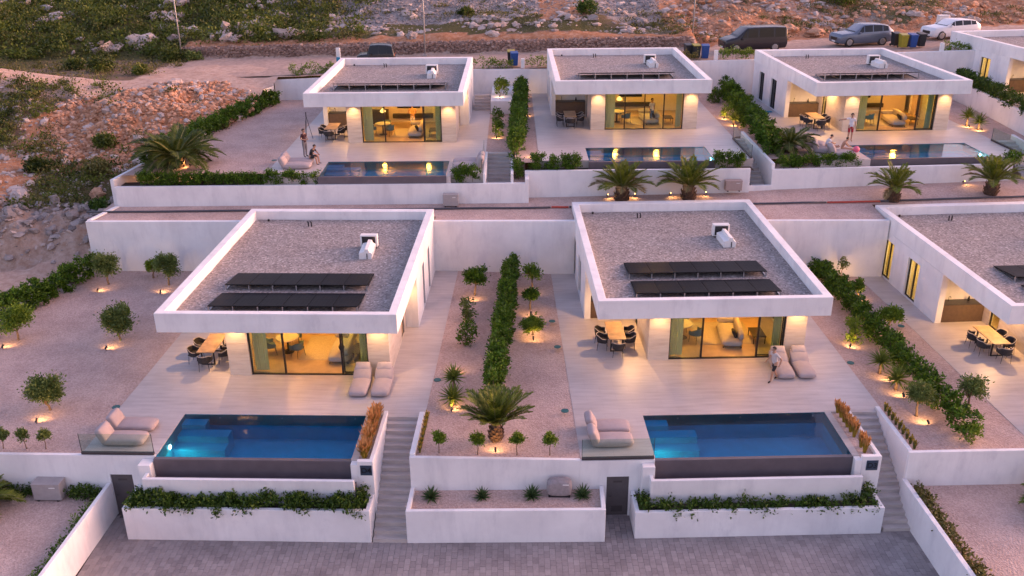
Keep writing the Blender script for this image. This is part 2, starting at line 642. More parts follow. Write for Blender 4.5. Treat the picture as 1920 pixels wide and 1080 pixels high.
def lamp(name, kind, parent, loc, energy, color=WARM, radius=.05, cone=None, aim=None, blend=.6):
    d = bpy.data.lights.new(name, kind)
    d.energy = energy * LAMPS
    d.color = color
    if kind != 'SUN': d.shadow_soft_size = radius
    if cone:
        d.spot_size = R(cone)
        d.spot_blend = blend
    o = link(name, d, parent, loc)
    if aim is not None:
        o.rotation_euler = Vector(aim).normalized().to_track_quat('-Z', 'Y').to_euler()
    return o


_spot_mesh = {}


def garden_spot(lot, x, y, label, aim=(0, 1), power=9.0, z=0.0, group="garden spotlights"):
    """black spike spotlight aimed at its plant"""
    if not _spot_mesh:
        _spot_mesh['stake'] = MB().lathe([(.012, 0), (.012, .1), (.03, .1), (.03, .115)], 10).mesh("stake", "dark_metal")
        _spot_mesh['head'] = MB().tube([(0, -.07, .10), (0, -.02, .13), (0, .085, .19)], [.028, .04, .043], 12).mesh("lamp_head", "dark_metal")
        _spot_mesh['lens'] = MB().tube([(0, .0855, .1903), (0, .0885, .192)], [.036, .036], 12).mesh("lens", "lamp_warm")
    a = math.atan2(aim[1], aim[0]) - math.pi / 2
    t = thing("garden_spotlight", label, "spotlight", at(lot, x, y, z), th(lot) + a, group)
    link("stake", _spot_mesh['stake'], t)
    h = link("lamp_head", _spot_mesh['head'], t)
    link("lens", _spot_mesh['lens'], h)
    lamp("bulb", 'SPOT', t, (0, .12, .24), power * 1.05, WARM, .03, 172, (0, .8, -.2), 1.0)
    return t


# ------------------------------------------------------------------ foliage
def leaf_quads(rng, P, size, aspect=.5, up=.25, out=None):
    """diamond leaves at points P (n,3)"""
    n = len(P)
    d = rng.normal(size=(n, 3))
    if out is not None: d += out * 1.2
    d[:, 2] += up
    d /= np.linalg.norm(d, axis=1, keepdims=True) + 1e-9
    s = rng.normal(size=(n, 3))
    s -= d * (s * d).sum(1, keepdims=True)
    s /= np.linalg.norm(s, axis=1, keepdims=True) + 1e-9
    L = (size * (.65 + .7 * rng.random(n)))[:, None]
    V = np.empty((n, 4, 3))
    V[:, 0] = P
    V[:, 1] = P + d * L * .5 + s * L * aspect * .5
    V[:, 2] = P + d * L
    V[:, 3] = P + d * L * .5 - s * L * aspect * .5
    return V.reshape(-1, 3), np.arange(n * 4).reshape(-1, 4)


def clump_points(rng, n, centers, sig):
    w = rng.random(len(centers)) ** 1.4 + .08
    c = centers[rng.choice(len(centers), n, p=w / w.sum())]
    return c + rng.normal(size=(n, 3)) * sig


def make_tree(name, label, cat, loc, h_trunk, rx, rz, n, leafmat, size=.13, seed=0, lean=0., r0=.045, group=None, clumps=22, gap=.8):
    rng = np.random.default_rng(seed)
    t = thing(name, label, cat, loc, rng.random() * 6.28, group)
    mb = MB()
    lean = lean + rng.uniform(-.14, .14) * min(1, rx / .5)
    top = Vector((lean, lean * .4, h_trunk))
    mid = Vector((lean * .3 + .02, -.015, h_trunk * .5))
    mb.tube([(0, 0, -.04), (0, 0, .05), mid, top], [r0 * 1.5, r0 * 1.1, r0, r0 * .8], 8)
    cz = h_trunk + rz * .72
    rx *= rng.uniform(.9, 1.12)
    ell = rng.uniform(.8, 1.25)
    cents = []
    for i in range(clumps):
        d = rng.normal(size=3)
        d /= np.linalg.norm(d)
        if d[2] < -.55: d[2] *= -.5
        rr = gap * (.35 + .8 * rng.random())
        c = np.array([lean + d[0] * rx * rr * ell, lean * .4 + d[1] * rx * rr, cz + d[2] * rz * rr])
        cents.append(c)
        if i < 9:
            q = top.lerp(Vector(c), .55) + Vector((0, 0, -.05))
            mb.tube([top - Vector((0, 0, h_trunk * .12)), q, Vector(c)], [r0 * .6, r0 * .34, r0 * .15], 5)
    mb.build("trunk", "trunk_bark", t, smooth=True)
    cents = np.array(cents)
    P = clump_points(rng, int(n * 1.7), cents, np.array([rx, rx, rz]) * .21)
    o = P - np.array([lean, lean * .4, cz])
    o /= np.linalg.norm(o, axis=1, keepdims=True) + 1e-9
    V, Q = leaf_quads(rng, P, size, .45, .15, o * .7)
    np_object("crown", V, Q, leafmat, t)
    return t


def make_hedge(name, label, path, width, height, leafmat, seed=0, dens=420, size=.13, cat="hedge", z0=0.0, group=None, taper=.9, droop=0., rough=.13, stems=True):
    """path: list of world (x,y,z); leaves fill a bumpy band along it"""
    rng = np.random.default_rng(seed)
    path = [Vector(p) for p in path]
    base = path[0].copy()
    t = thing(name, label, cat, base, 0, group)
    seg = [(path[i + 1] - path[i]).length for i in range(len(path) - 1)]
    tot = sum(seg)
    n = int(dens * 2.1 * tot * max(.4, width * height * 1.15 + .25))
    nc = max(8, int(tot / .20))
    cents, outs = [], []

    def along(s):
        for i, L in enumerate(seg):
            if s <= L or i == len(seg) - 1:
                p = path[i].lerp(path[i + 1], s / L)
                d = (path[i + 1] - path[i]).normalized()
                return p, Vector((-d.y, d.x, 0)).normalized()
            s -= L
    hs = [height * (1 + rough * (rng.random() - .5) * 2) for _ in range(max(3, int(tot / .45)) + 2)]
    sm = MB()
    for i in range(nc * 5):
        s = rng.random() * tot
        p, nrm = along(s)
        k = s / tot * (len(hs) - 2)
        hh = hs[int(k)] * (1 - k % 1) + hs[int(k) + 1] * (k % 1)
        z = hh * (.06 + .86 * rng.random() ** .75)
        wv = (rng.random() * 2 - 1) * width * .42 * (1 - (1 - taper) * z / max(hh, .01))
        c = p - base + nrm * wv + Vector((0, 0, z))
        if droop and rng.random() < .4:
            c = c + nrm * (-width * .35) + Vector((0, 0, -droop * rng.random()))
        cents.append(tuple(c))
        outs.append((nrm.x * wv / width * 2, nrm.y * wv / width * 2, (z / hh - .4)))
        if stems and i % 6 == 0:
            sm.tube([tuple(p - base + nrm * wv * .4), tuple(c)], [.016, .006], 4)
    cents = np.array(cents)
    outs = np.array(outs)
    idx = rng.integers(0, len(cents), n)
    P = cents[idx] + rng.normal(size=(n, 3)) * .085
    V, Q = leaf_quads(rng, P, size, .5, .2, outs[idx])
    np_object("foliage", V, Q, leafmat, t)
    if sm.v: sm.build("stems", "trunk_bark", t)["kind"] = "stuff"
    return t


_frond = {}


def frond_mesh(kind, mat):
    key = (kind, mat)
    if key in _frond: return _frond[key]
    droop, L, wid = dict(up=(.35, 1.0, .20), mid=(.75, 1.0, .22), low=(1.25, .95, .20))[kind]
    rng = np.random.default_rng(hash(kind) % 1000 if False else {'up': 1, 'mid': 2, 'low': 3}[kind])
    pts = []
    x = z = 0.0
    a = .0
    k = 22
    for i in range(k + 1):
        u = i / k
        pts.append((x, z, u))
        a = -droop * u ** 1.5 * 1.25
        x += L / k * math.cos(a)
        z += L / k * math.sin(a)
    mb = MB()
    mb.tube([(p[0], 0, p[1]) for p in pts[::3]] + [(pts[-1][0], 0, pts[-1][1])], [.022 * (1 - .85 * i / 8) for i in range(len(pts[::3]) + 1)], 5, 1)
    for i in range(3, k + 1):
        for h in (0, .5):
            j = min(i, k - 1)
            u = (i + h) / k
            if u > 1.02: continue
            px = pts[j][0] + (pts[j + 1][0] - pts[j][0]) * h
            pz = pts[j][1] + (pts[j + 1][1] - pts[j][1]) * h
            ax = math.atan2(pts[j + 1][1] - pts[j][1], pts[j + 1][0] - pts[j][0])
            ll = wid * (1.0 * math.sin(min(1, u * 1.1) * math.pi) ** .6 + .25) * (.85 + .3 * rng.random())
            for s in (-1, 1):
                fw = .75 + .2 * rng.random()
                d = Vector((math.cos(ax) * fw, s * .75, math.sin(ax) * fw + .38 - .15 * rng.random())).normalized()
                b = Vector((px, 0, pz))
                tip = b + d * ll
                m_ = b + d * ll * .5
                sd_ = Vector((math.cos(ax), 0, math.sin(ax))) * .021
                mb.add([b, m_ + sd_, tip + Vector((0, 0, -.03)), m_ - sd_], [(0, 1, 2, 3)], 0)
    me = mb.mesh("frond", [mat, "rachis"])
    _frond[key] = me
    return me


def make_palm(label, loc, trunk_h, trunk_r, length, seed, n=30, mat="leaf_palm", spread=1.0, dry=4, group="palms", upright=0., min_el=-.35, stiff=.95):
    rng = random.Random(seed)
    t = thing("palm_tree", label, "palm", loc, rng.random() * 6.28, group)
    mb = MB()
    prof = []
    rings = 9
    for i in range(rings + 1):
        u = i / rings
        r = trunk_r * (1.0 + .12 * math.sin(u * 3.0) - .35 * u ** 3)
        prof += [(r * 1.08, trunk_h * u - .02), (r * .94, trunk_h * (u + .5 / rings) - .02)]
    prof.append((trunk_r * .45, trunk_h + .06))
    mb.lathe(prof, 14)
    # leaf-base scales spiralling round the trunk
    for i in range(46):
        u = (i + .5) / 46
        q = i * 2.399
        r = trunk_r * (1.05 + .12 * math.sin(u * 3) - .35 * u ** 3)
        c = Vector((math.cos(q) * r, math.sin(q) * r, trunk_h * u))
        o_ = Vector((math.cos(q), math.sin(q), .8)).normalized()
        s_ = Vector((-math.sin(q), math.cos(q), 0))
        w_ = trunk_r * .30
        mb.add([c - s_ * w_ - Vector((0, 0, w_)), c + s_ * w_ - Vector((0, 0, w_)), c + s_ * w_ * .7 + o_ * w_ * 1.2, c - s_ * w_ * .7 + o_ * w_ * 1.2], [(0, 1, 2, 3)])
    mb.build("trunk", "palm_bark", t)
    for i in range(n):
        u = i / n
        el = (1.35 - 1.25 * u ** .85) + rng.uniform(-.1, .1) + upright * (1 - u)
        el = max(min_el, el)
        kind = 'up' if el > stiff else ('mid' if el > .35 else 'low')
        az = i * 2.399 + rng.uniform(-.2, .2)
        m_ = "leaf_palm_dry" if i >= n - dry else mat
        o = link("frond", frond_mesh(kind, m_), t, (math.cos(az) * trunk_r * .3, math.sin(az) * trunk_r * .3, trunk_h + .02), None)
        o.rotation_euler = Euler((rng.uniform(-.25, .25), -el * spread, az), 'XYZ')
        s = length * rng.uniform(.82, 1.12) * (.8 if u < .15 else 1)
        o.scale = (s, s, s)
    return t


_blade = {}


def make_rosette(name, label, cat, loc, n, length, width, mat, seed, trunk=0., group=None, sharp=1.0):
    """yucca or agave: stiff sword leaves, each its own part"""
    rng = random.Random(seed)
    t = thing(name, label, cat, loc, rng.random() * 6.28, group)
    key = (round(length, 2), round(width, 3), mat)
    if key not in _blade:
        w = width
        V = [(0, -w * .35, 0), (0, w * .35, 0), (length * .4, w * .5, .02 * length), (length * .4, 0, -.02 * length), (length * .4, -w * .5, .02 * length),
             (length, 0, -.04 * length), (0, 0, -.02)]
        F = [(0, 6, 3, 4), (6, 1, 2, 3), (4, 3, 5), (3, 2, 5)]
        _blade[key] = MB().add(V, F).mesh("leaf", mat)
    if trunk:
        MB().tube([(0, 0, -.03), (.01, 0, trunk * .5), (0, 0, trunk + .03)], [.075, .06, .055], 8).build("trunk", "trunk_bark", t, smooth=True)
    for i in range(n):
        u = i / n
        el = 1.45 - (1.45 + .25 * (trunk > 0)) * u ** .8 + rng.uniform(-.08, .08)
        o = link("leaf", _blade[key], t, (0, 0, trunk + .02 + .05 * (1 - u)))
        o.rotation_euler = Euler((rng.uniform(-.2, .2), -el, i * 2.399 + rng.uniform(-.15, .15)), 'XYZ')
        s = rng.uniform(.8, 1.1)
        o.scale = (s, s, s)
    return t


def make_grass_clump(label, loc, h, n, seed, mats=("grass_gold", "grass_plume"), spread=.16, group=None, plume=.35, name="ornamental_grass"):
    rng = np.random.default_rng(seed)
    t = thing(name, label, "grass", loc, 0, group)
    for part, mt, k, hh, wd in (("blades", mats[0], n, h, .012), ("plumes", mats[1], int(n * plume), h * 1.25, .03)):
        if k < 1: continue
        q = rng.random(k) * 6.283
        r0 = rng.random(k) * spread * .4
        b = np.stack([np.cos(q) * r0, np.sin(q) * r0, np.zeros(k)], 1)
        ln = spread * (.2 + .9 * rng.random(k))
        d = np.stack([np.cos(q) * ln, np.sin(q) * ln, hh * (.6 + .4 * rng.random(k))], 1)
        s = np.stack([-np.sin(q), np.cos(q), np.zeros(k)], 1) * wd
        m_ = b + d * np.array([.35, .35, .6])
        if part == "plumes":
            V = np.stack([b + d * np.array([.45, .45, .62]), b + d * .85 + s, b + d, b + d * .85 - s], 1)
        else:
            V = np.stack([b - s, b + s, m_ + s, m_ - s], 1)
            V2 = np.stack([m_ - s, m_ + s, b + d, b + d], 1)
            V2[:, 3] += s * .05
            V = np.concatenate([V, V2])
        np_object(part, V.reshape(-1, 3), np.arange(len(V) * 4).reshape(-1, 4), mt, t)
    return t


# ------------------------------------------------------------------ rocks
_t = (1 + 5 ** .5) / 2
ICO_V = np.array([(-1, _t, 0), (1, _t, 0), (-1, -_t, 0), (1, -_t, 0), (0, -1, _t), (0, 1, _t), (0, -1, -_t), (0, 1, -_t), (_t, 0, -1), (_t, 0, 1), (-_t, 0, -1), (-_t, 0, 1)]) / 1.902
ICO_F = np.array([(0, 11, 5), (0, 5, 1), (0, 1, 7), (0, 7, 10), (0, 10, 11), (1, 5, 9), (5, 11, 4), (11, 10, 2), (10, 7, 6), (7, 1, 8),
                  (3, 9, 4), (3, 4, 2), (3, 2, 6), (3, 6, 8), (3, 8, 9), (4, 9, 5), (2, 4, 11), (6, 2, 10), (8, 6, 7), (9, 8, 1)])


def rocks(rng, P, size, jag=.35, flat=.7):
    n = len(P)
    A = rng.normal(size=(n, 3, 3))
    Qm, _ = np.linalg.qr(A)
    V = ICO_V[None] * (1 + jag * (rng.random((n, 12, 1)) - .5) * 2)
    V = V * (.6 + .8 * rng.random((n, 1, 3)))
    V = np.einsum('nij,nkj->nki', Qm, V)
    V[:, :, 2] *= flat
    V = V * size[:, None, None] + P[:, None, :]
    F = (ICO_F[None] + (np.arange(n) * 12)[:, None, None]).reshape(-1, 3)
    return V.reshape(-1, 3), F


def boulder(label, loc, size, mat, seed, group="boulders on the slope"):
    rng = random.Random(seed)
    bm = bmesh.new()
    bmesh.ops.create_icosphere(bm, subdivisions=3, radius=1)
    off = Vector((rng.uniform(0, 90),) * 3)
    sc = (size * rng.uniform(.9, 1.3), size * rng.uniform(.7, 1.0), size * rng.uniform(.5, .75))
    for v in bm.verts:
        p = v.co.copy()
        k = 1 + .45 * mnoise.noise(p * 1.3 + off) + .2 * mnoise.noise(p * 3.1 + off)
        # facet the surface
        c = mnoise.cell(p * 1.6 + off)
        v.co = Vector((p.x * sc[0], p.y * sc[1], p.z * sc[2])) * (k + .10 * c)
    me = bpy.data.meshes.new("boulder")
    bm.to_mesh(me)
    bm.free()
    me.materials.append(M[mat])
    o = link("boulder", me, None, loc, (0, 0, rng.random() * 6.28))
    return tag(o, label, "boulder", group)


# ------------------------------------------------------------------ furniture
_proto = {}


def cushion(w, l, h, r=.07, crown=.04):
    """soft cushion: rounded box with a slightly domed top"""
    bm = bmesh.new()
    bmesh.ops.create_cube(bm, size=1)
    bmesh.ops.subdivide_edges(bm, edges=bm.edges[:], cuts=5, use_grid_fill=True)
    for v in bm.verts:
        x, y, z = v.co * 2
        k = 1 - .07 * (abs(x) ** 6 + abs(y) ** 6) * (abs(z) > .99)
        f = (1 - .10 * abs(z) ** 4)
        v.co.x = x * w / 2 * f * (1 - .06 * abs(y) ** 4)
        v.co.y = y * l / 2 * f * (1 - .04 * abs(x) ** 4)
        v.co.z = z * h / 2 + crown * (1 - x * x) * (1 - y * y) * (z > 0) - .15 * h * (abs(x) ** 8 + abs(y) ** 8) * .5 * z
    return bm


def bm_obj(name, bm, mat, parent, Mx=None, sub=1):
    if Mx is not None: bm.transform(Mx)
    me = bpy.data.meshes.new(name)
    bm.to_mesh(me)
    bm.free()
    me.materials.append(M[mat])
    me.polygons.foreach_set("use_smooth", [True] * len(me.polygons))
    o = link(name, me, parent)
    if sub:
        s = o.modifiers.new("sub", 'SUBSURF')
        s.levels = s.render_levels = sub
    return o


def make_lounger(label, loc, rz, length=1.72, pillow=True, group="padded sun loungers", mat="fabric_beige", width=.78):
    """low bean-bag style chaise, head at +Y, foot at -Y (local), origin at middle of the base"""
    t = thing("sun_lounger", label, "lounger", loc, rz, group)
    bm_obj("base_cushion", cushion(width, length, .30, crown=.05), mat, t, Matrix.Translation((0, 0, .152)))
    if pillow:
        bm_obj("backrest", cushion(width * .98, .72, .30, crown=.05), mat, t,
               Matrix.Translation((0, length * .5 - .28, .37)) @ Matrix.Rotation(R(30), 4, 'X'))
        bm_obj("head_pillow", cushion(width * .80, .36, .17, crown=.05), "fabric_pillow", t,
               Matrix.Translation((0, length * .5 - .12, .64)) @ Matrix.Rotation(R(48), 4, 'X'))
    else:
        bm_obj("backrest", cushion(width * 1.0, .62, .34, crown=.05), mat, t,
               Matrix.Translation((0, length * .5 - .08, .40)) @ Matrix.Rotation(R(66), 4, 'X'))
    return t


def make_armchair_chair(label, loc, rz, group="terrace dining chairs", fabric="fabric_dark", rimmat="weave_light"):
    """tub dining chair on thin legs facing +Y"""
    key = ("chair", fabric, rimmat)
    if key not in _proto:
        p = {}
        bm = cushion(.46, .46, .09)
        bm.transform(Matrix.Translation((0, .0, .44)))
        me = bpy.data.meshes.new("seat")
        bm.to_mesh(me); bm.free()
        me.materials.append(M[fabric])
        me.polygons.foreach_set("use_smooth", [True] * len(me.polygons))
        p['seat'] = me
        mb = MB()
        n = 14
        vs = []
        for i in range(n + 1):
            q = math.pi * (.98 + 1.04 * i / n)
            hb = .72 if abs(i - n / 2) < 4 else .72 - .12 * min(1, (abs(i - n / 2) - 4) / 3)
            c, s = math.cos(q), math.sin(q)
            vs += [(c * .25, s * .25, .39), (c * .30, s * .30, hb), (c * .265, s * .265, hb), (c * .215, s * .215, .41)]
        fs = []
        for i in range(n):
            a = i * 4
            for j in range(4):
                fs.append((a + j, a + (j + 1) % 4, a + 4 + (j + 1) % 4, a + 4 + j))
        fs += [(0, 1, 2, 3), (n * 4 + 3, n * 4 + 2, n * 4 + 1, n * 4)]
        mb.add(vs, fs)
        for sx in (-1, 1):
            mb.box(sx * .30 - .016 if sx > 0 else -.30 - .016, sx * .30 + .016 if sx > 0 else -.30 + .016, -.02, .18, .42, .60)
        p['backrest'] = mb.mesh("backrest", fabric, False)
        rm = MB()
        pts = []
        for i in range(n + 1):
            q = math.pi * (.98 + 1.04 * i / n)
            hb = .735 if abs(i - n / 2) < 4 else .735 - .12 * min(1, (abs(i - n / 2) - 4) / 3)
            pts.append((math.cos(q) * .295, math.sin(q) * .295, hb))
        pts = [(-.30, .18, .615)] + pts + [(.30, .18, .615)]
        rm.tube(pts, .018, 6)
        p['rim'] = rm.mesh("rim", rimmat, True)
        p['leg'] = MB().tube([(0, 0, .40), (.035, .035, 0)], [.013, .009], 6).mesh("leg", "dark_metal")
        _proto[key] = p
    p = _proto[key]
    _jr = random.Random(label)
    t = thing("dining_chair", label, "chair", (loc[0] + _jr.uniform(-.05, .05), loc[1] + _jr.uniform(-.05, .05), loc[2]), rz + _jr.uniform(-.22, .22), group)
    for k in ('seat', 'backrest', 'rim'): link(k, p[k], t)
    for sx, sy, a in ((1, 1, 0), (-1, 1, 90), (-1, -1, 180), (1, -1, 270)):
        link("leg", p['leg'], t, (sx * .19, sy * .19, 0), R(a))
    return t


def make_table(label, loc, rz, w=.78, l=1.86, h=.74, top="table_wood", group="terrace dining tables"):
    t = thing("dining_table", label, "table", loc, rz, group)
    MB().box(-w / 2, w / 2, -l / 2, l / 2, h - .035, h).build("table_top", top, t, bevel=.006)
    for sy in (-1, 1):
        y = sy * (l / 2 - .28)
        m = MB()
        m.box(-w / 2 + .1, -w / 2 + .15, y - .03, y + .03, 0, h - .036)
        m.box(w / 2 - .15, w / 2 - .1, y - .03, y + .03, 0, h - .036)
        m.box(-w / 2 + .15, w / 2 - .15, y - .028, y + .028, 0, .04)
        m.build("leg_frame", "dark_metal", t)
    return t


def make_sofa(label, loc, rz, w=.95, l=2.2, mat="fabric_grey", group="living room sofas"):
    t = thing("sofa", label, "sofa", loc, rz, group)
    bm_obj("seat_base", cushion(w, l, .36), mat, t, Matrix.Translation((0, 0, .22)))
    bm_obj("backrest", cushion(.24, l, .42), mat, t, Matrix.Translation((w / 2 - .13, 0, .58)))
    bm_obj("armrest", cushion(w, .22, .24), mat, t, Matrix.Translation((0, l / 2 - .11, .5)))
    bm_obj("throw_cushion", cushion(.4, .4, .14), "fabric_dark", t, Matrix.Translation((.1, -l / 2 + .5, .56)) @ Matrix.Rotation(R(65), 4, 'Y'))
    m = MB()
    for sx in (-1, 1):
        for sy in (-1, 1):
            m.box(sx * (w / 2 - .1) - .02, sx * (w / 2 - .1) + .02, sy * (l / 2 - .1) - .02, sy * (l / 2 - .1) + .02, 0, .06)
    m.build("feet", "dark_metal", t)
    return t


# ------------------------------------------------------------------ people: one skinned body each
def make_person(label, loc, rz, J, mats, hair="hair_dark", scale=1.0):
    """J: joint name -> (x,y,z); figure faces -Y locally. mats: dict body region -> material"""
    chain = [("pelvis", "belly"), ("belly", "chest"), ("chest", "neck"), ("neck", "head"), ("head", "crown"),
             ("chest", "sl"), ("sl", "el"), ("el", "wl"), ("wl", "hl"), ("chest", "sr"), ("sr", "er"), ("er", "wr"), ("wr", "hr"),
             ("pelvis", "jl"), ("jl", "kl"), ("kl", "al"), ("al", "tl"), ("pelvis", "jr"), ("jr", "kr"), ("kr", "ar"), ("ar", "tr")]
    rad = dict(pelvis=(.15, .115), belly=(.135, .10), chest=(.16, .115), neck=(.055, .055), head=(.078, .09), crown=(.07, .078), s=(.066, .066), e=(.044, .044),
               w=(.03, .03), h=(.036, .024), j=(.102, .102), k=(.064, .064), a=(.042, .042), t=(.04, .032))
    names = list(dict.fromkeys([a for c in chain for a in c]))
    me = bpy.data.meshes.new("body")
    me.from_pydata([J[n] for n in names], [(names.index(a), names.index(b)) for a, b in chain], [])
    ob = bpy.data.objects.new("body_tmp", me)
    COL.objects.link(ob)
    sk = ob.modifiers.new("skin", 'SKIN')
    sk.use_smooth_shade = True
    for i, n in enumerate(names):
        k = n if n in rad else n[0]
        me.skin_vertices[0].data[i].radius = rad[k]
        me.skin_vertices[0].data[i].use_root = n == "pelvis"
    ss = ob.modifiers.new("sub", 'SUBSURF')
    ss.levels = ss.render_levels = 2
    dg = bpy.context.evaluated_depsgraph_get()
    bme = bpy.data.meshes.new_from_object(ob.evaluated_get(dg))
    bpy.data.objects.remove(ob)
    reg = {("pelvis", "belly"): 'shirt', ("belly", "chest"): 'shirt', ("chest", "neck"): 'shirt', ("neck", "head"): 'skin', ("head", "crown"): 'skin',
           ("chest", "sl"): 'shirt', ("chest", "sr"): 'shirt', ("sl", "el"): 'sleeve', ("sr", "er"): 'sleeve', ("el", "wl"): 'skin', ("er", "wr"): 'skin',
           ("wl", "hl"): 'skin', ("wr", "hr"): 'skin', ("pelvis", "jl"): 'legs', ("pelvis", "jr"): 'legs', ("jl", "kl"): 'legs', ("jr", "kr"): 'legs',
           ("kl", "al"): 'shin', ("kr", "ar"): 'shin', ("al", "tl"): 'shoe', ("ar", "tr"): 'shoe'}
    segs = [(Vector(J[a]), Vector(J[b]), reg[(a, b)], max(rad.get(a, rad.get(a[0]))[0], .03)) for a, b in chain]
    pv0, ptN, ptK = Vector(J['pelvis']), Vector(J['chest']), Vector(J['neck'])
    spd = (Vector(J['belly']) - pv0).normalized()
    slots = ['skin', 'shirt', 'sleeve', 'legs', 'shin', 'shoe']
    bme.materials.clear()
    for s in slots: bme.materials.append(M[mats[s]])
    for p in bme.polygons:
        best, bi = 1e9, 0
        for a, b, r, w in segs:
            d = b - a
            u = max(0, min(1, (p.center - a).dot(d) / max(d.length_squared, 1e-9)))
            q = (p.center - a - d * u).length - w * .6
            if r == 'sleeve' and u > .62: r = 'skin'
            if r == 'legs' and u > .80 and mats['shin'] == mats['skin']: r = 'skin'
            if r == 'shirt' and a == ptN and b == ptK and u > .62: r = 'skin'
            if r in ('shirt', 'legs') and (a - pv0).length < .25 and u < .9: r = 'shirt' if (p.center - pv0).dot(spd) > .0 else 'legs'
            if q < best: best, bi = q, slots.index(r)
        p.material_index = bi
        p.use_smooth = True
    t = thing("person", label, "person", loc, rz)
    t.scale = (scale,) * 3
    body = link("body", bme, t)
    # fingers and nose keep the silhouette human; they are thin skin pieces fused into the body mesh
    mb = MB()
    for side in ('l', 'r'):
        w_, h_ = Vector(J['w' + side]), Vector(J['h' + side])
        d = (h_ - w_).normalized()
        s_ = d.cross(Vector((0, 1, .3))).normalized()
        nrm = d.cross(s_).normalized()
        for i, (o_, L) in enumerate(((-.026, .060), (-.009, .070), (.009, .066), (.026, .052))):
            b = h_ + s_ * o_
            mb.tube([b, b + d * L * .5 + nrm * .006, b + d * L * .9 + nrm * .024], [.0085, .0085, .0065], 5)
        b = w_ + (h_ - w_) * .55 + s_ * .03
        mb.tube([b, b + s_ * .025 + d * .025, b + s_ * .03 + d * .06], [.011, .010, .008], 5)
    hd, cr = Vector(J['head']), Vector(J['crown'])
    f = Vector((0, -1, 0))
    mid = hd.lerp(cr, .3)
    mb.tube([mid + f * .075 + Vector((0, 0, .02)), mid + f * .105 - Vector((0, 0, .02))], [.010, .017], 6)
    for s in (-1, 1):
        mb.tube([mid + Vector((s * .08, .0, .02)), mid + Vector((s * .095, .012, -.01))], [.02, .016], 6)
    fb = bmesh.new()
    fb.from_mesh(bme)
    fb.from_mesh(mb.mesh("fingers", mats['skin'], True))
    fb.to_mesh(bme)
    fb.free()
    hb = bmesh.new()
    bmesh.ops.create_icosphere(hb, subdivisions=3, radius=1)
    for v in hb.verts:
        v.co = Vector((v.co.x * .092, v.co.y * .104, v.co.z * .10))
    kill = [v for v in hb.verts if v.co.z < -.045 or (v.co.y < -.045 and v.co.z < .035)]
    bmesh.ops.delete(hb, geom=kill, context='VERTS')
    ax = (cr - hd).normalized()
    bm_obj("hair", hb, hair, t, Matrix.Translation(hd.lerp(cr, .55) + Vector((0, .014, .012))) @ Vector((0, 0, 1)).rotation_difference(ax).to_matrix().to_4x4(), 0)
    eb = MB()
    for s in (-1, 1):
        c = hd.lerp(cr, .42) + Vector((s * .03, -.082, .01))
        eb.tube([c, c + f * .008], [.010, .008], 6)
    mo = hd.lerp(cr, -.02) + f * .083
    eb.tube([mo - Vector((.022, 0, 0)), mo + f * .006, mo + Vector((.022, 0, 0))], [.004, .007, .004], 5)
    eb.build("face", "hair_dark", body)
    return t


def stand_pose(arm_l=None, arm_r=None, stride=0.0, lean=0.0):
    J = dict(pelvis=(0, 0, .93), belly=(0, -.0 - lean * .3, 1.10), chest=(0, -lean * .7, 1.32), neck=(0, -lean, 1.48), head=(0, -lean * 1.15 - .015, 1.57), crown=(0, -lean * 1.2 - .01, 1.68))
    J.update(sl=(.185, -lean * .8, 1.41), el=(.235, .03 - lean, 1.14), wl=(.235, -.07 - lean, .90), hl=(.23, -.09 - lean, .83))
    J.update(sr=(-.185, -lean * .8, 1.41), er=(-.235, .03 - lean, 1.14), wr=(-.235, -.07 - lean, .90), hr=(-.23, -.09 - lean, .83))
    J.update(jl=(.09, 0, .90), kl=(.10, -.02 - stride * .5, .49), al=(.10, -stride * .8 + .02, .085), tl=(.115, -stride * .8 - .13, .035))
    J.update(jr=(-.09, 0, .90), kr=(-.10, -.02 + stride * .35, .49), ar=(-.10, stride * .95 + .02, .085 + stride * .15), tr=(-.115, stride * .95 - .12, .035))
    if arm_l: J.update(arm_l)
    if arm_r: J.update(arm_r)
    return J
# ------------------------------------------------------------------ villa
def wall_with_openings(mb, axis, a0, a1, t0, t1, z0, z1, holes):
    """wall along axis ('x' or 'y') from a0 to a1, thickness t0..t1, holes: (h0,h1,zb,zt)"""
    def bx(p0, p1, za, zb):
        if p1 - p0 < 1e-4 or zb - za < 1e-4: return
        if axis == 'y': mb.box(t0, t1, p0, p1, za, zb)
        else: mb.box(p0, p1, t0, t1, za, zb)
    cur = a0
    for h0, h1, zb, zt in sorted(holes):
        bx(cur, h0, z0, z1)
        bx(h0, h1, z0, zb)
        bx(h0, h1, zt, z1)
        cur = h1
    bx(cur, a1, z0, z1)


def frame_rect(mb, axis, a0, a1, t, z0, z1, bar=.05, dep=.06):
    def bx(p0, p1, za, zb):
        if axis == 'y': mb.box(t - dep / 2, t + dep / 2, p0, p1, za, zb)
        else: mb.box(p0, p1, t - dep / 2, t + dep / 2, za, zb)
    bx(a0, a0 + bar, z0, z1)
    bx(a1 - bar, a1, z0, z1)
    bx(a0 + bar, a1 - bar, z0, z0 + bar)
    bx(a0 + bar, a1 - bar, z1 - bar, z1)


def sheet_curtain(name, parent, mat, axis, a0, a1, t, z0, z1, folds, amp=.04):
    n = folds * 6
    V, Q = [], []
    for i in range(n + 1):
        u = a0 + (a1 - a0) * i / n
        o = t + amp * math.sin(i / 6 * 2 * math.pi) + amp * .4 * math.sin(i * 1.7)
        for z in (z0, z1):
            V.append((o, u, z) if axis == 'y' else (u, o, z))
    for i in range(n): Q.append((2 * i, 2 * i + 2, 2 * i + 3, 2 * i + 1))
    return np_object(name, V, Q, mat, parent, smooth=True)


SLAB_H = .5


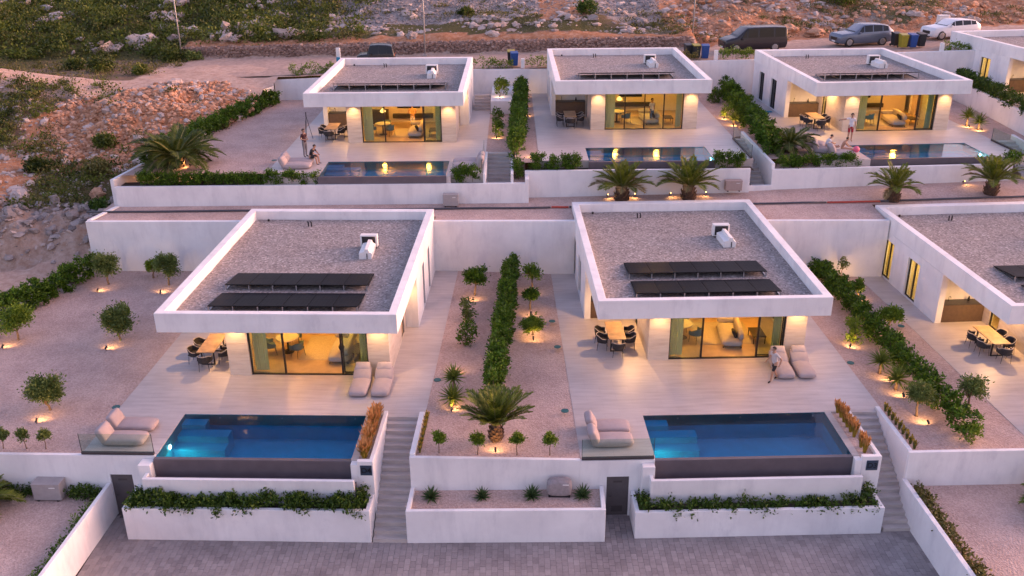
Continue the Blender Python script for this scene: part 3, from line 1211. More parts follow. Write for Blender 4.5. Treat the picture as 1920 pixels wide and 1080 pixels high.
def make_villa(k, label, lit_left=False, dining_lit=1.0, closed=False, inside=1.0, detail=True):
    t = thing("villa", label, "house", at(k, 0, 0, 0), th(k), "white flat-roofed villas")
    zt, zf = 3.4, 2.54
    # roof: parapet ring + deck
    mb = MB()
    o_ = [(0, 0), (W, 0), (W, D), (0, D)]
    i_ = [(.36, .31), (W - .36, .31), (W - .36, D - .47), (.36, D - .47)]
    vs = [(x, y, z) for z in (zf, zt) for x, y in o_] + [(x, y, z) for z in (2.86, zt) for x, y in i_]
    fs = [(j, (j + 1) % 4, (j + 1) % 4 + 4, j + 4) for j in range(4)]
    fs += [(j + 4, (j + 1) % 4 + 4, (j + 1) % 4 + 12, j + 12) for j in range(4)]
    fs += [(j + 12, (j + 1) % 4 + 12, (j + 1) % 4 + 8, j + 8) for j in range(4)]
    fs += [(3, 2, 1, 0), (8, 9, 10, 11)]
    mb.add(vs, fs)
    roof = mb.build("roof", "white_render", t, bevel=.02)
    # gravel bed with a gently uneven surface
    nx, ny = 30, 40
    X = np.linspace(.37, W - .37, nx)
    Y = np.linspace(.32, D - .48, ny)
    V = [(x, y, 2.93 + .02 * mnoise.noise(Vector((x * .9, y * .9, LOT[k][0])))) for y in Y for x in X]
    Q = [(j * nx + i, j * nx + i + 1, (j + 1) * nx + i + 1, (j + 1) * nx + i) for j in range(ny - 1) for i in range(nx - 1)]
    np_object("gravel_bed", V, Q, "roof_gravel", roof)
    # walls of the sleeping block (left and right flush with the roof edge)
    wl = MB()
    win = [(10.75, 11.9, .02, 2.1), (7.8, 9.05, .02, 2.1)]
    wall_with_openings(wl, 'y', 5.55, D - .1, .003, .30, 0, zf - .002, win)
    wall_with_openings(wl, 'y', 5.95, D - .1, W - .30, W - .003, 0, zf - .002, [(8.1, 8.75, .02, 2.3), (10.3, 10.95, .02, 2.3)])
    wl.box(.30, W - .30, D - .4, D - .1, 0, zf - .002)
    wl.box(.30, 2.60, 6.25, 6.50, 0, zf - .002)          # alcove back
    wl.box(9.06, W - .30, 5.95, 6.2, 0, zf - .002)       # face of the entrance recess
    wl.build("wall", "white_render", t)
    # stone-clad living block
    st = MB()
    wall_with_openings(st, 'y', 1.50, 6.25, 2.41, 2.60, 0, zf - .002, [(4.3, 5.1, .02, 2.25)])
    st.build("side_wall", "pale_stone", t)
    st = MB()
    wall_with_openings(st, 'y', 1.50, 5.95, 9.10, 9.337, 0, zf - .002, [(4.45, 5.35, .02, 2.2)])
    st.build("side_wall", "pale_stone", t)
    iw = MB()
    iw.box(2.60, 9.10, 6.9, 7.05, 0, zf - .002)
    iw.build("inner_wall", "interior_wall", t)
    # pillars: cladding slabs with open joints round a core
    for x0, x1 in ((2.4062, 3.3205), (8.4257, 9.3373)):
        pc = MB().box(x0 + .02, x1 - .02, 1.08, 1.497, 0, zf - .003).build("pillar", "paver_joint", t)
        hh = (zf - .003) / 5
        for j in range(5):
            key = ("slab", round(x1 - x0, 3))
            if key not in _proto:
                m = MB().box(0, x1 - x0, 0, .44, .003, hh - .003)
                _proto[key] = m.mesh("stone_slab", "pale_stone")
            link("stone_slab", _proto[key], pc, (x0, 1.0592, j * hh))
    # sliding glass front
    fr = MB()
    posts = [3.34, 4.79, 7.27, 8.41] if not closed else [3.34, 4.62, 5.9, 7.16, 8.41]
    fr.box(3.325, 8.42, 1.14, 1.26, 2.44, 2.535)
    fr.box(3.325, 8.42, 1.14, 1.26, .003, .035)
    for i, x in enumerate(posts):
        fr.box(max(3.325, x - .035), min(8.42, x + .035), 1.15, 1.25, .036, 2.439)
    sd_ = fr.build("sliding_door", "dark_metal", t)
    spans = list(zip(posts[:-1], posts[1:]))
    for i, (a, b) in enumerate(spans):
        if not closed and i == 1: continue
        MB().box(a + .036, b - .036, 1.195, 1.203, .036, 2.438).build("pane", "window_glass", sd_)
    if not closed:  # the panel slid open behind the fixed one
        m = MB()
        frame_rect(m, 'x', 7.30, 8.38, 1.31, .04, 2.43, .045, .04)
        lf = m.build("sliding_leaf", "dark_metal", t)
        MB().box(7.346, 8.334, 1.306, 1.314, .086, 2.384).build("pane", "window_glass", lf)
    sheet_curtain("curtain", t, "curtain_sheer", 'x', 3.40, 4.0, 1.47, .05, 2.45, 7)
    sheet_curtain("curtain", t, "curtain_sheer", 'x', 8.0, 8.36, 1.50, .05, 2.45, 5)
    # tall windows in the left wall
    for j, (a, b, z0, z1) in enumerate(win):
        m = MB()
        frame_rect(m, 'y', a, b, .14, z0, z1, .05, .07)
        m.box(.105, .175, (a + b) / 2 - .035, (a + b) / 2 + .035, z0 + .05, z1 - .05)
        w_ = m.build("window", "dark_metal", t)
        for c, d in ((a + .05, (a + b) / 2 - .035), ((a + b) / 2 + .035, b - .05)):
            MB().box(.136, .144, c, d, z0 + .05, z1 - .05).build("pane", "window_glass" if lit_left else "dark_glass", w_)
        sheet_curtain("curtain", t, "curtain_gold" if lit_left else "curtain_sheer", 'y', a + .02, b - .02, .27, z0 + .02, z1 - .02, 6, .03)
    for j, (a, b, z0, z1) in enumerate([(8.1, 8.75, .02, 2.3), (10.3, 10.95, .02, 2.3)]):
        m = MB()
        frame_rect(m, 'y', a, b, W - .12, z0, z1, .05, .07)
        w_ = m.build("window", "dark_metal", t)
        MB().box(W - .124, W - .116, a + .05, b - .05, z0 + .05, z1 - .05).build("pane", "dark_glass", w_)
    m = MB()
    frame_rect(m, 'y', 4.45, 5.35, 9.24, .02, 2.2, .05, .08)
    dr = m.build("entrance_door", "dark_metal", t)
    MB().box(9.22, 9.26, 4.50, 5.30, .07, 2.15).build("door_leaf", "table_wood", dr)
    m = MB()
    frame_rect(m, 'y', 4.3, 5.1, 2.48, .02, 2.25, .05, .08)
    w_ = m.build("window", "dark_metal", t)
    MB().box(2.476, 2.484, 4.35, 5.05, .07, 2.2).build("pane", "window_glass", w_)
    # outdoor kitchen in the alcove
    kc = MB().box(.32, 2.38, 5.62, 6.2, 0, .90).build("kitchen_counter", "kitchen_brown", t, bevel=.008)
    MB().box(.315, 2.385, 5.60, 6.22, .902, .94).build("worktop", "cabinet_dark", kc)
    MB().tube([(.75, 6.0, .94), (.75, 6.0, 1.2), (.75, 5.88, 1.26), (.75, 5.82, 1.18)], .014, 8).build("tap", "dark_metal", kc)
    MB().lathe([(.05, 0), (.06, .1), (.03, .2), (.03, .24)], 10, (1.75, 6.0, .94)).build("jar", "dark_metal", kc)
    # ceiling downlights and their light
    dl = []
    for x, y in ((2.86, .68), (8.88, .68), (1.75, 3.0), (9.62, 5.2)):
        o = MB().lathe([(.05, 0), (.05, .012)], 14, (x, y, zf - .014)).build("downlight", "lamp_warm", t)
        dl.append((x, y))
    lamp("downlight_bulb", 'SPOT', t, (2.86, .68, 2.50), 42 * inside, (1.0, .54, .22), .04, 118, (0, .10, -1), .9)
    lamp("downlight_bulb", 'SPOT', t, (8.88, .68, 2.50), 42 * inside, (1.0, .54, .22), .04, 118, (0, .10, -1), .9)
    if dining_lit:
        lamp("downlight_bulb", 'SPOT', t, (2.05, 3.6, 2.50), 130 * dining_lit, WARM, .05, 160, (0, 0, -1), .5)
    lamp("downlight_bulb", 'SPOT', t, (9.62, 5.3, 2.50), 26, WARM, .04, 150, (0, 0, -1), .8)
    if inside:
        for x in (4.2, 5.8, 7.4):
            for y in (2.6, 4.6):
                MB().lathe([(.06, 0), (.06, .012)], 12, (x, y, zf - .014)).build("ceiling_light", "lamp_warm", t)
        for x in (4.3, 7.2):
            lamp("room_bulb", 'POINT', t, (x, 3.6, 2.25), 50 * inside, (1.0, .42, .05), .18)
    if lit_left:
        lamp("room_bulb", 'POINT', t, (1.6, 11.3, 1.7), 60, (1.0, .55, .15), .2)
        lamp("room_bulb", 'POINT', t, (1.6, 8.4, 1.7), 60, (1.0, .55, .15), .2)
    # things fixed inside: floor, media wall, kitchen run
    MB().box(2.605, 9.095, 1.27, 6.895, .004, .010).build("inner_floor", "oak_floor", t)
    md = MB().box(4.6, 7.4, 6.6, 6.9, .35, .62).build("media_shelf", "cabinet_dark", t)
    MB().box(4.9, 6.5, 6.84, 6.895, 1.0, 1.85).build("television", "paint_black", md)
    MB().box(2.62, 4.3, 6.3, 6.895, .012, .92).build("kitchen_unit", "cabinet_dark", t)
    MB().box(2.62, 4.3, 6.55, 6.895, 1.5, 2.2).build("wall_cabinet", "cabinet_dark", t)
    # wires for pendant
    pd = MB().tube([(4.45, 3.0, 2.53), (4.45, 3.0, 1.75)], .008, 6).build("pendant_lamp", "dark_metal", t)
    MB().lathe([(.04, .2), (.17, .06), (.19, 0), (.12, -.06)], 16, (4.45, 3.0, 1.6)).build("lamp_shade", "pendant_glow", pd)
    return t


def furnish(k, say, chairs_lit=True):
    """living room and terrace dining set, each piece a thing of its own"""
    jr = random.Random(k + "x")
    make_sofa("grey sofa with dark cushion inside %s" % say, at(k, 6.65 + jr.uniform(-.25, .25), 3.3 + jr.uniform(-.3, .3), .0255), th(k) + jr.uniform(-.12, .12), 1.0, 2.0 + jr.uniform(0, .4))
    rg = MB().box(-1.3, 1.3, -1.2, 1.2, 0, .012).build("rug", "rug_grey", None, at(k, 6.3, 3.7, .0125), th(k), bevel=.004)
    tag(rg, "grey woven rug on the living room floor of %s" % say, "rug", "living room rugs")
    tb = thing("coffee_table", "low dark coffee table beside the sofa in %s" % say, "table", at(k, 7.75, 2.9, .026), th(k), "coffee tables")
    MB().box(-.3, .3, -.5, .5, .36, .40).build("table_top", "cabinet_dark", tb, bevel=.006)
    for sx in (-1, 1):
        for sy in (-1, 1): MB().box(sx * .26 - .015, sx * .26 + .015, sy * .46 - .015, sy * .46 + .015, 0, .36).build("leg", "dark_metal", tb)
    rt = thing("round_table", "small round table under the pendant lamp in %s" % say, "table", at(k, 4.35, 3.3, .012), th(k), "indoor round tables")
    MB().lathe([(.50, .70), (.52, .72), (.50, .745)], 24).build("table_top", "fabric_grey", rt, smooth=False)
    MB().lathe([(.26, 0), (.25, .02), (.05, .05), (.04, .69)], 16).build("pedestal", "dark_metal", rt, smooth=True)
    for i, (a, nm) in enumerate(((200, "glass side"), (320, "sofa side"), (80, "kitchen side"))):
        q = R(a)
        make_armchair_chair("teal shell chair, %s of indoor table, %s" % (nm, say), at(k, 4.35 + .72 * math.cos(q), 3.3 + .72 * math.sin(q), .012), th(k) + q + math.pi / 2,
                            "indoor shell chairs", "chair_teal", "chair_teal")
    make_table("long wooden terrace table under the roof of %s" % say, at(k, 1.14, 2.68), th(k))
    for (x, y, rz, nm) in ((.52, 2.25, -90, "gravel side pool end"), (.52, 3.0, -90, "gravel side kitchen end"), (1.76, 2.25, 90, "wall side pool end"),
                           (1.76, 3.0, 90, "wall side kitchen end"), (1.14, 1.52, 0, "short pool end")):
        make_armchair_chair("dark woven chair, %s of terrace table, %s" % (nm, say), at(k, x, y), th(k) + R(rz))


_pv = {}


def make_solar_row(k, say, y0, which, n=6, x0=1.78, w=1.055, rise=.20):
    """tilted panels, high edge towards the pool"""
    t = thing("solar_panel_row", "row of %s black solar panels on %s, %s" % ({5: 'five', 6: 'six', 7: 'seven'}[n], say, which), "solar panels", at(k, x0, y0, 2.94), th(k), "roof solar rows")
    ln = 1.86
    a = math.atan2(rise, ln)
    if not _pv:
        m = MB()
        m.box(.006, w - .006, 0, ln, -.018, .012)
        _pv['p'] = m.mesh("panel", "panel_frame")
        c = MB()
        c.add([(.022, .02, .0145), (w - .022, .02, .0145), (w - .022, ln / 2 - .012, .0145), (.022, ln / 2 - .012, .0145)], [(0, 1, 2, 3)])
        c.add([(.022, ln / 2 + .012, .0145), (w - .022, ln / 2 + .012, .0145), (w - .022, ln - .02, .0145), (.022, ln - .02, .0145)], [(0, 1, 2, 3)])
        _pv['c'] = c.mesh("cells", "solar_cell")
        b = MB()
        b.box(-.025, .025, -.02, .03, -.02, .235)
        b.box(-.022, .022, .03, 1.8, -.02, .012)
        b.box(-.06, .06, -.07, .08, -.035, -.0205)
        _pv['b'] = b.mesh("bracket", "galvanised")
    for i in range(n):
        p = link("panel", _pv['p'], t, (i * w, 0, rise + .065), (-a, 0, 0))
        link("cells", _pv['c'], p)
    for i in range(n + 1):
        link("bracket", _pv['b'], t, (min(max(i * w, .03), n * w - .03), .05, .02)).scale = (1, 1, (rise + .03) / .23)
    return t


def make_ac(k, say):
    t = thing("air_conditioner", "white cooling unit with dark grille on the roof of %s" % say, "air conditioner", at(k, 7.24, 9.0, 2.94), th(k), "roof cooling units")
    MB().box(-.42, .42, -.16, .18, .05, .66).build("casing", "unit_white", t, bevel=.02)
    g = MB().box(-.33, .33, -.168, -.162, .12, .60).build("grille", "cabinet_dark", t)
    for i in range(7):
        MB().box(-.325, .325, -.180, -.170, .15 + i * .066, .165 + i * .066).build("slat", "dark_metal", g)
    f = MB()
    f.box(-.36, -.28, -.2, .2, 0, .05)
    f.box(.28, .36, -.2, .2, 0, .05)
    f.build("feet", "dark_metal", t)
    t2 = thing("duct_cover", "white pipe cover box beside the cooling unit on %s" % say, "cover", at(k, 7.3, 8.05, 2.93), th(k) + .04, "roof pipe covers")
    p = [(-.30, 0), (.30, 0), (.33, .28), (.20, .36), (.16, .50), (-.02, .52), (-.06, .38), (-.30, .32)]
    m = MB()
    n = len(p)
    m.add([(x, y, z) for y in (-.72, .68) for x, z in p], [tuple(range(n)), tuple(range(2 * n - 1, n - 1, -1))] + [(i, i + n, (i + 1) % n + n, (i + 1) % n) for i in range(n)])
    m.build("cover_box", "unit_white", t2, bevel=.015)
    MB().box(.06, .10, -.74, -.722, .02, .30).build("opening", "cabinet_dark", t2)
    for (x, y, nm) in ((1.1, .75, "front drain dining side"), (8.75, .75, "front drain glass side"), (1.1, D - .75, "rear drain kitchen side")):
        o = MB().lathe([(.06, 0), (.065, .08), (.04, .11)], 12).build("roof_drain", "dark_metal", None, at(k, x, y, 2.94), th(k))
        tag(o, "small black %s, roof of %s" % (nm, say), "drain", "roof drains")
    v = thing("vent_pipe", "short black vent pipes on the roof of %s" % say, "pipe", at(k, 3.45, 12.1, 2.93), th(k), "roof vent pipes")
    for dx in (0, .16): MB().tube([(dx, 0, 0), (dx, 0, .22), (dx - .03, -.05, .27)], .035, 8).build("pipe", "dark_metal", v)
    return t


# ------------------------------------------------------------------ pool
def make_pool(k, say, x0, x1, y0, y1, lamp_at=None, zb=-1.35, front=.17, basin=True):
    t = thing("swimming_pool", "dark infinity pool with blue water before %s" % say, "pool", at(k, 0, 0), th(k), "infinity pools")
    sh = MB()
    zw = -.03
    # inside faces
    sh.add([(x0, y0, zb), (x1, y0, zb), (x1, y1, zb), (x0, y1, zb), (x0, y0, zw - .002), (x1, y0, zw - .002), (x1, y1, -.004), (x0, y1, -.004)],
           [(0, 1, 2, 3), (0, 4, 5, 1), (1, 5, 6, 2), (2, 6, 7, 3), (3, 7, 4, 0)])
    sh.build("basin_lining", "pool_inside", t)
    w = MB().box(x0 - .03, x1 + .02, y0 - front, y0 - .002, -1.1, -.022).build("infinity_edge", "pool_tile", t, bevel=.01)
    wt = MB()
    nx, ny = 2, 2
    wt.add([(x0 + .001, y0 - .001, zw), (x1 - .001, y0 - .001, zw), (x1 - .001, y1 - .001, zw), (x0 + .001, y1 - .001, zw)], [(0, 1, 2, 3)])
    wt.build("water", "pool_water", t)
    s = MB().box(x0 + .002, x0 + .95, y1 - .48, y1 - .002, zb + .01, -.17 + zb * .04).build("pool_step", "pool_inside", t)
    MB().box(x0 + .002, x0 + 2.0, y1 - 1.0, y1 - .482, zb + .01, .36 * zb).build("pool_step", "pool_inside", t)
    MB().box(x0 + .002, x0 + 2.0, y1 - 1.55, y1 - 1.002, zb + .01, .60 * zb).build("pool_step", "pool_inside", t)
    for i, x in enumerate((x0 + 1.4, x0 + 3.9, x1 - .45)):
        MB().tube([(x, y1 - .003, -.16), (x, y1 - .02, -.16)], .035, 10).build("inlet", "unit_white", t)
    if lamp_at:
        side, yy, pw = lamp_at
        xx = x0 + .003 if side == 'l' else x1 - .003
        sg = 1 if side == 'l' else -1
        l_ = MB().tube([(xx, yy, .35 * zb), (xx + sg * .03, yy, .35 * zb)], min(.085, -.12 * zb), 14).build("pool_lamp", "lamp_pool", t)
        lamp("pool_bulb", 'SPOT', t, (xx + sg * .08, yy, .35 * zb), pw, (.25, 1.0, .72), .2, 165, (sg * .7, -.6, -.6), 1.0)
    return t


def wallbox(name, label, k, x0, x1, y0, y1, z0, z1, mat="white_render", cat="wall", group="white garden walls", bevel=.012):
    cx, cy = (x0 + x1) / 2, (y0 + y1) / 2
    o = MB().box(x0 - cx, x1 - cx, y0 - cy, y1 - cy, 0, z1 - z0).build(name, mat, None, at(k, cx, cy, z0), th(k), bevel=bevel)
    return tag(o, label, cat, group)


def structure(name, mb, mat, loc=None, rz=None):
    o = mb.build(name, mat, None, loc, rz)
    o["kind"] = "structure"
    return o


def make_stairs(k, label, x0, x1, ytop, ybot, ztop, zbot, n, group="garden staircases"):
    t = thing("staircase", label, "stairs", at(k, x0, ybot, zbot), th(k), group)
    run = (ytop - ybot) / n
    rise = (ztop - zbot) / n
    me = MB().box(0, x1 - x0, 0, run + .02, -rise - .25, 0).mesh("step", "step_stone")
    for i in range(n):
        o = link("step", me, t, (0, i * run, (i + 1) * rise))
    return t


def glass_rail(k, label, pts, z, h, group="glass balustrades", base=True):
    p0, p1 = pts
    dx, dy = p1[0] - p0[0], p1[1] - p0[1]
    L = math.hypot(dx, dy)
    t = thing("glass_balustrade", label, "railing", at(k, p0[0], p0[1], z), th(k) + math.atan2(dy, dx), group)
    if base: MB().box(0, L, -.05, .05, .002, .10).build("base_channel", "bronze_metal", t, bevel=.004)
    MB().box(.01, L - .01, -.009, .009, .10, h).build("pane", "rail_glass", t)
    MB().box(.0, .014, -.012, .012, .10, h + .01).build("end_bar", "dark_metal", t)
    MB().box(L - .014, L, -.012, .012, .10, h + .01).build("end_bar", "dark_metal", t)
    return t


def make_unit(k, label, x, y, z, w, dp, h, mat="unit_grey", rz=0., group="pool heat pumps"):
    t = thing("heat_pump", label, "heat pump", at(k, x, y, z), th(k) + rz, group)
    MB().box(-w / 2, w / 2, -dp / 2, dp / 2, .05, h).build("casing", mat, t, bevel=.025, seg=3)
    MB().box(-w / 2 - .01, w / 2 + .01, -dp / 2 - .01, dp / 2 + .01, h - .02, h + .012).build("lid", mat, t, bevel=.008)
    for sx in (-1, 1): MB().box(sx * w * .35 - .04, sx * w * .35 + .04, -dp / 2, dp / 2, 0, .05).build("foot", "dark_metal", t)
    MB().box(w * .12, w * .34, -dp / 2 - .004, -dp / 2 - .001, h * .78, h * .83).build("badge", "unit_white", t)
    return t


def valve(k, x, y, label, z=0.0):
    o = MB().lathe([(.16, 0), (.155, .018), (.05, .022)], 18).build("valve_cover", "valve_teal", None, at(k, x, y, z), th(k))
    return tag(o, label, "drain cover", "round valve covers")
# ------------------------------------------------------------------ ground, street and lots
def wall_line(name, label, p0, p1, thick, z0, za, zb=None, mat="white_render", group="white garden walls", cat="wall", bevel=.012):
    zb = za if zb is None else zb
    d = Vector((p1[0] - p0[0], p1[1] - p0[1]))
    n = Vector((-d.y, d.x)).normalized() * thick
    c = Vector((p0[0] + d.x / 2, p0[1] + d.y / 2))
    P = [(p0[0] - c.x, p0[1] - c.y), (p1[0] - c.x, p1[1] - c.y), (p1[0] + n.x - c.x, p1[1] + n.y - c.y), (p0[0] + n.x - c.x, p0[1] + n.y - c.y)]
    o = MB().prism(P, 0, [za - z0, zb - z0, zb - z0, za - z0]).build(name, mat, None, (c.x, c.y, z0), 0, bevel=bevel)
    return tag(o, label, cat, group)


def sheet(name, pts, mat, grid=0):
    """flat structure sheet from world points (x,y,z)"""
    c = Vector(pts[0])
    o = MB().add([Vector(p) - c for p in pts], [tuple(range(len(pts)))]).build(name, mat, None, c)
    o["kind"] = "structure"
    return o


def slab_terrace(k, x0, x1, yf, yb, pool, ys, xs):
    px0, px1, py0, py1 = pool
    m = MB()
    m.box(x0, x1, ys, yb, -.5, 0)
    m.box(x0, xs, py1, ys, -.5, 0)
    m.box(x0, px0, yf, py1, -.5, 0)
    m.box(px1, px1 + .26, py0 - .12, py1, -.5, 0)
    return structure("terrace", m, "terrace_tile", at(k, 0, 0), th(k))


base = sheet("ground", [(-160, -80, -3.0), (160, -80, -3.0), (160, 75, -3.0), (-160, 75, -3.0)], "soil")

POOL = dict(D4=(1.58, 8.85, -5.17, -2.17), D3=(1.478, 8.743, -6.589, -3.61), A=(1.95, 9.18, -6.5, -3.45), B=(1.7, 8.98, -6.6, -3.55), C=(1.58, 8.8, -5.45, -2.36))

# street of concrete pavers --------------------------------------------------
xL, xR = -15.15, 14.62
street = structure("driveway", MB().box(0, xR - xL, 0, 12.0, -.3, -.03), "paver_joint", (xL, 17.6, ZS), 0)
pw, pl = .205, .31
pm = MB().box(-pw / 2 + .004, pw / 2 - .004, -pl / 2 + .004, pl / 2 - .004, -.06, 0).mesh("paver", "paver_grey")
rng = random.Random(5)
cells = []
for i in range(int((xR - xL) / pw)):
    for j in range(int(12 / pl) - 1):
        x = (i + .5) * pw
        y = (j + .5 + (.5 if i % 2 else 0)) * pl
        wy = 17.6 + y
        if y + pl / 2 > 11.2: continue
        if wy < 22.5: continue
        cells.append((x, y, rng.uniform(-.003, .003)))
front = sorted([c for c in cells if 24.95 < 17.6 + c[1] < 26.6], key=lambda c: (abs(c[0] - 14.5) * .25 + abs(17.6 + c[1] - 25.3)))[:300]
fs_ = set(front)
for c in front: link("paver", pm, street, c)
rest = MB()
for c in cells:
    if c in fs_: continue
    x, y, z = c
    a, b = pw / 2 - .004, pl / 2 - .004
    rest.add([(x - a, y - b, z - .06), (x + a, y - b, z - .06), (x + a, y + b, z - .06), (x - a, y + b, z - .06), (x - a, y - b, z), (x + a, y - b, z), (x + a, y + b, z), (x - a, y + b, z)],
             [(4, 5, 6, 7), (0, 1, 5, 4), (1, 2, 6, 5), (2, 3, 7, 6), (3, 0, 4, 7)])
rest.build("paver_field", "paver_grey", street)["kind"] = "stuff"

# gravel gardens ---------------------------------------------------------------
sheet("gravel_garden", [at('D4', -13.7, -5.0, -.012), at('D4', -1.25, -5.0, -.012), at('D4', -1.25, 13.2, -.012), at('D4', -9.2, 13.2, -.012)], "garden_gravel")
sheet("gravel_garden", [at('D4', 11.18, -5.0, -.012), at('D3', -1.265, -6.55, -.012), at('D3', -1.265, 12.0, -.012), at('D4', 11.18, 13.2, -.012)], "garden_gravel")
sheet("gravel_garden", [at('D3', 11.10, -6.6, -.012), at('E', -1.32, -5.75, -.012), at('E', -1.32, 13.2, -.012), at('D3', 11.10, 12.2, -.012)], "garden_gravel")
sheet("gravel_bed", [at('D4', 11.03, -6.54, -1.42), at('D4', 18.0, -6.32, -1.42), at('D4', 18.0, -4.7, -1.42), at('D4', 11.0, -5.0, -1.42)], "garden_gravel")
sheet("gravel_bed", [at('D4', -14, -14, -1.72), at('D4', -.4, -14, -1.72), at('D4', -.4, -5.05, -1.72), at('D4', -14, -5.05, -1.72)], "garden_gravel")
sheet("gravel_bed", [at('D3', 10.9, -15, -1.40), at('D3', 24, -15, -1.40), at('D3', 24, -6.6, -1.40), at('D3', 10.9, -6.6, -1.40)], "garden_gravel")

# terraces
slab_terrace('D4', -1.25, 11.18, -5.0, 13.3, POOL['D4'], -1.98, 9.55)
slab_terrace('D3', -1.265, 11.10, -6.58, 12.1, POOL['D3'], -3.38, 9.62)
structure("terrace", MB().box(-1.32, 13, -5.7, 13.3, -.5, 0), "terrace_tile", at('E', 0, 0), th('E'))
slab_terrace('A', -1.2, 11.3, -6.45, 15.1, POOL['A'], -3.42, 9.9)
slab_terrace('B', -1.2, 11.25, -6.45, 13.7, POOL['B'], -3.5, 9.9)
slab_terrace('C', -1.35, 10.9, -5.7, 14.2, POOL['C'], -2.33, 9.9)
structure("terrace", MB().box(-1.5, 13, -6, 12, -.5, 0), "terrace_tile", at('F', 0, 0), th('F'))
for k_, x0, x1, y0, y1 in (('A', 9.44, 11.3, -6.3, -3.42), ('B', 9.24, 11.25, -6.45, -3.5), ('C', 9.06, 10.9, -5.7, -2.33)):
    structure("terrace", MB().box(x0, x1, y0, y1, -.5, -.001), "terrace_tile", at(k_, 0, 0), th(k_))

# villas -------------------------------------------------------------------------
make_villa('D4', "flat-roofed white villa with pool, signed D4")
make_villa('D3', "flat-roofed white villa with pool, signed D3")
make_villa('E', "white villa cropped by the frame, dining table behind its hedge", lit_left=True, dining_lit=1.2)
make_villa('A', "upper white villa beside the rubble bank", dining_lit=.6)
make_villa('B', "upper middle white villa with closed glass front", dining_lit=0, closed=True)
make_villa('C', "upper white villa behind the man in red shorts", dining_lit=1.0)
make_villa('F', "upper corner villa cropped by the frame, lit tall windows", lit_left=True, dining_lit=.8)
for k_ in ('D4', 'D3', 'E', 'A', 'B', 'C'):
    furnish(k_, SAY[k_])
for k_ in ('D4', 'D3', 'A', 'B', 'C', 'E'):
    make_ac(k_, SAY[k_])
make_solar_row('D4', SAY['D4'], 1.18, "nearer the pool")
make_solar_row('D4', SAY['D4'], 3.48, "farther from the pool")
make_solar_row('D3', SAY['D3'], 1.18, "nearer the pool")
make_solar_row('D3', SAY['D3'], 3.48, "farther from the pool")
make_solar_row('E', SAY['E'], 1.18, "nearer the pool", x0=2.2)
make_solar_row('E', SAY['E'], 3.48, "farther from the pool", x0=2.2)
make_solar_row('A', SAY['A'], 3.3, "mid roof", 7, 1.25, rise=.36)
make_solar_row('B', SAY['B'], 3.0, "mid roof", 6, 1.75, rise=.36)
make_solar_row('C', SAY['C'], 3.3, "mid roof", 6, 1.70, rise=.36)

# pools --------------------------------------------------------------------------
make_pool('D4', SAY['D4'], *POOL['D4'], zb=-1.15, lamp_at=('l', -3.95, 24))
make_pool('D3', SAY['D3'], *POOL['D3'], zb=-1.15, lamp_at=('l', -5.4, 24))
make_pool('A', SAY['A'], *POOL['A'], zb=-.62, lamp_at=('r', -5.6, 60))
make_pool('B', SAY['B'], *POOL['B'], zb=-.62, lamp_at=('r', -5.6, 60))
make_pool('C', SAY['C'], *POOL['C'], zb=-.62, lamp_at=('r', -4.4, 110))


def text_mesh(txt, size, depth=.006):
    cu = bpy.data.curves.new("txt", 'FONT')
    cu.body = txt
    cu.size = size
    cu.extrude = depth
    cu.offset = .006
    cu.align_x = 'CENTER'
    cu.align_y = 'CENTER'
    o = bpy.data.objects.new("txt", cu)
    COL.objects.link(o)
    dg = bpy.context.evaluated_depsgraph_get()
    me = bpy.data.meshes.new_from_object(o.evaluated_get(dg))
    bpy.data.objects.remove(o)
    return me


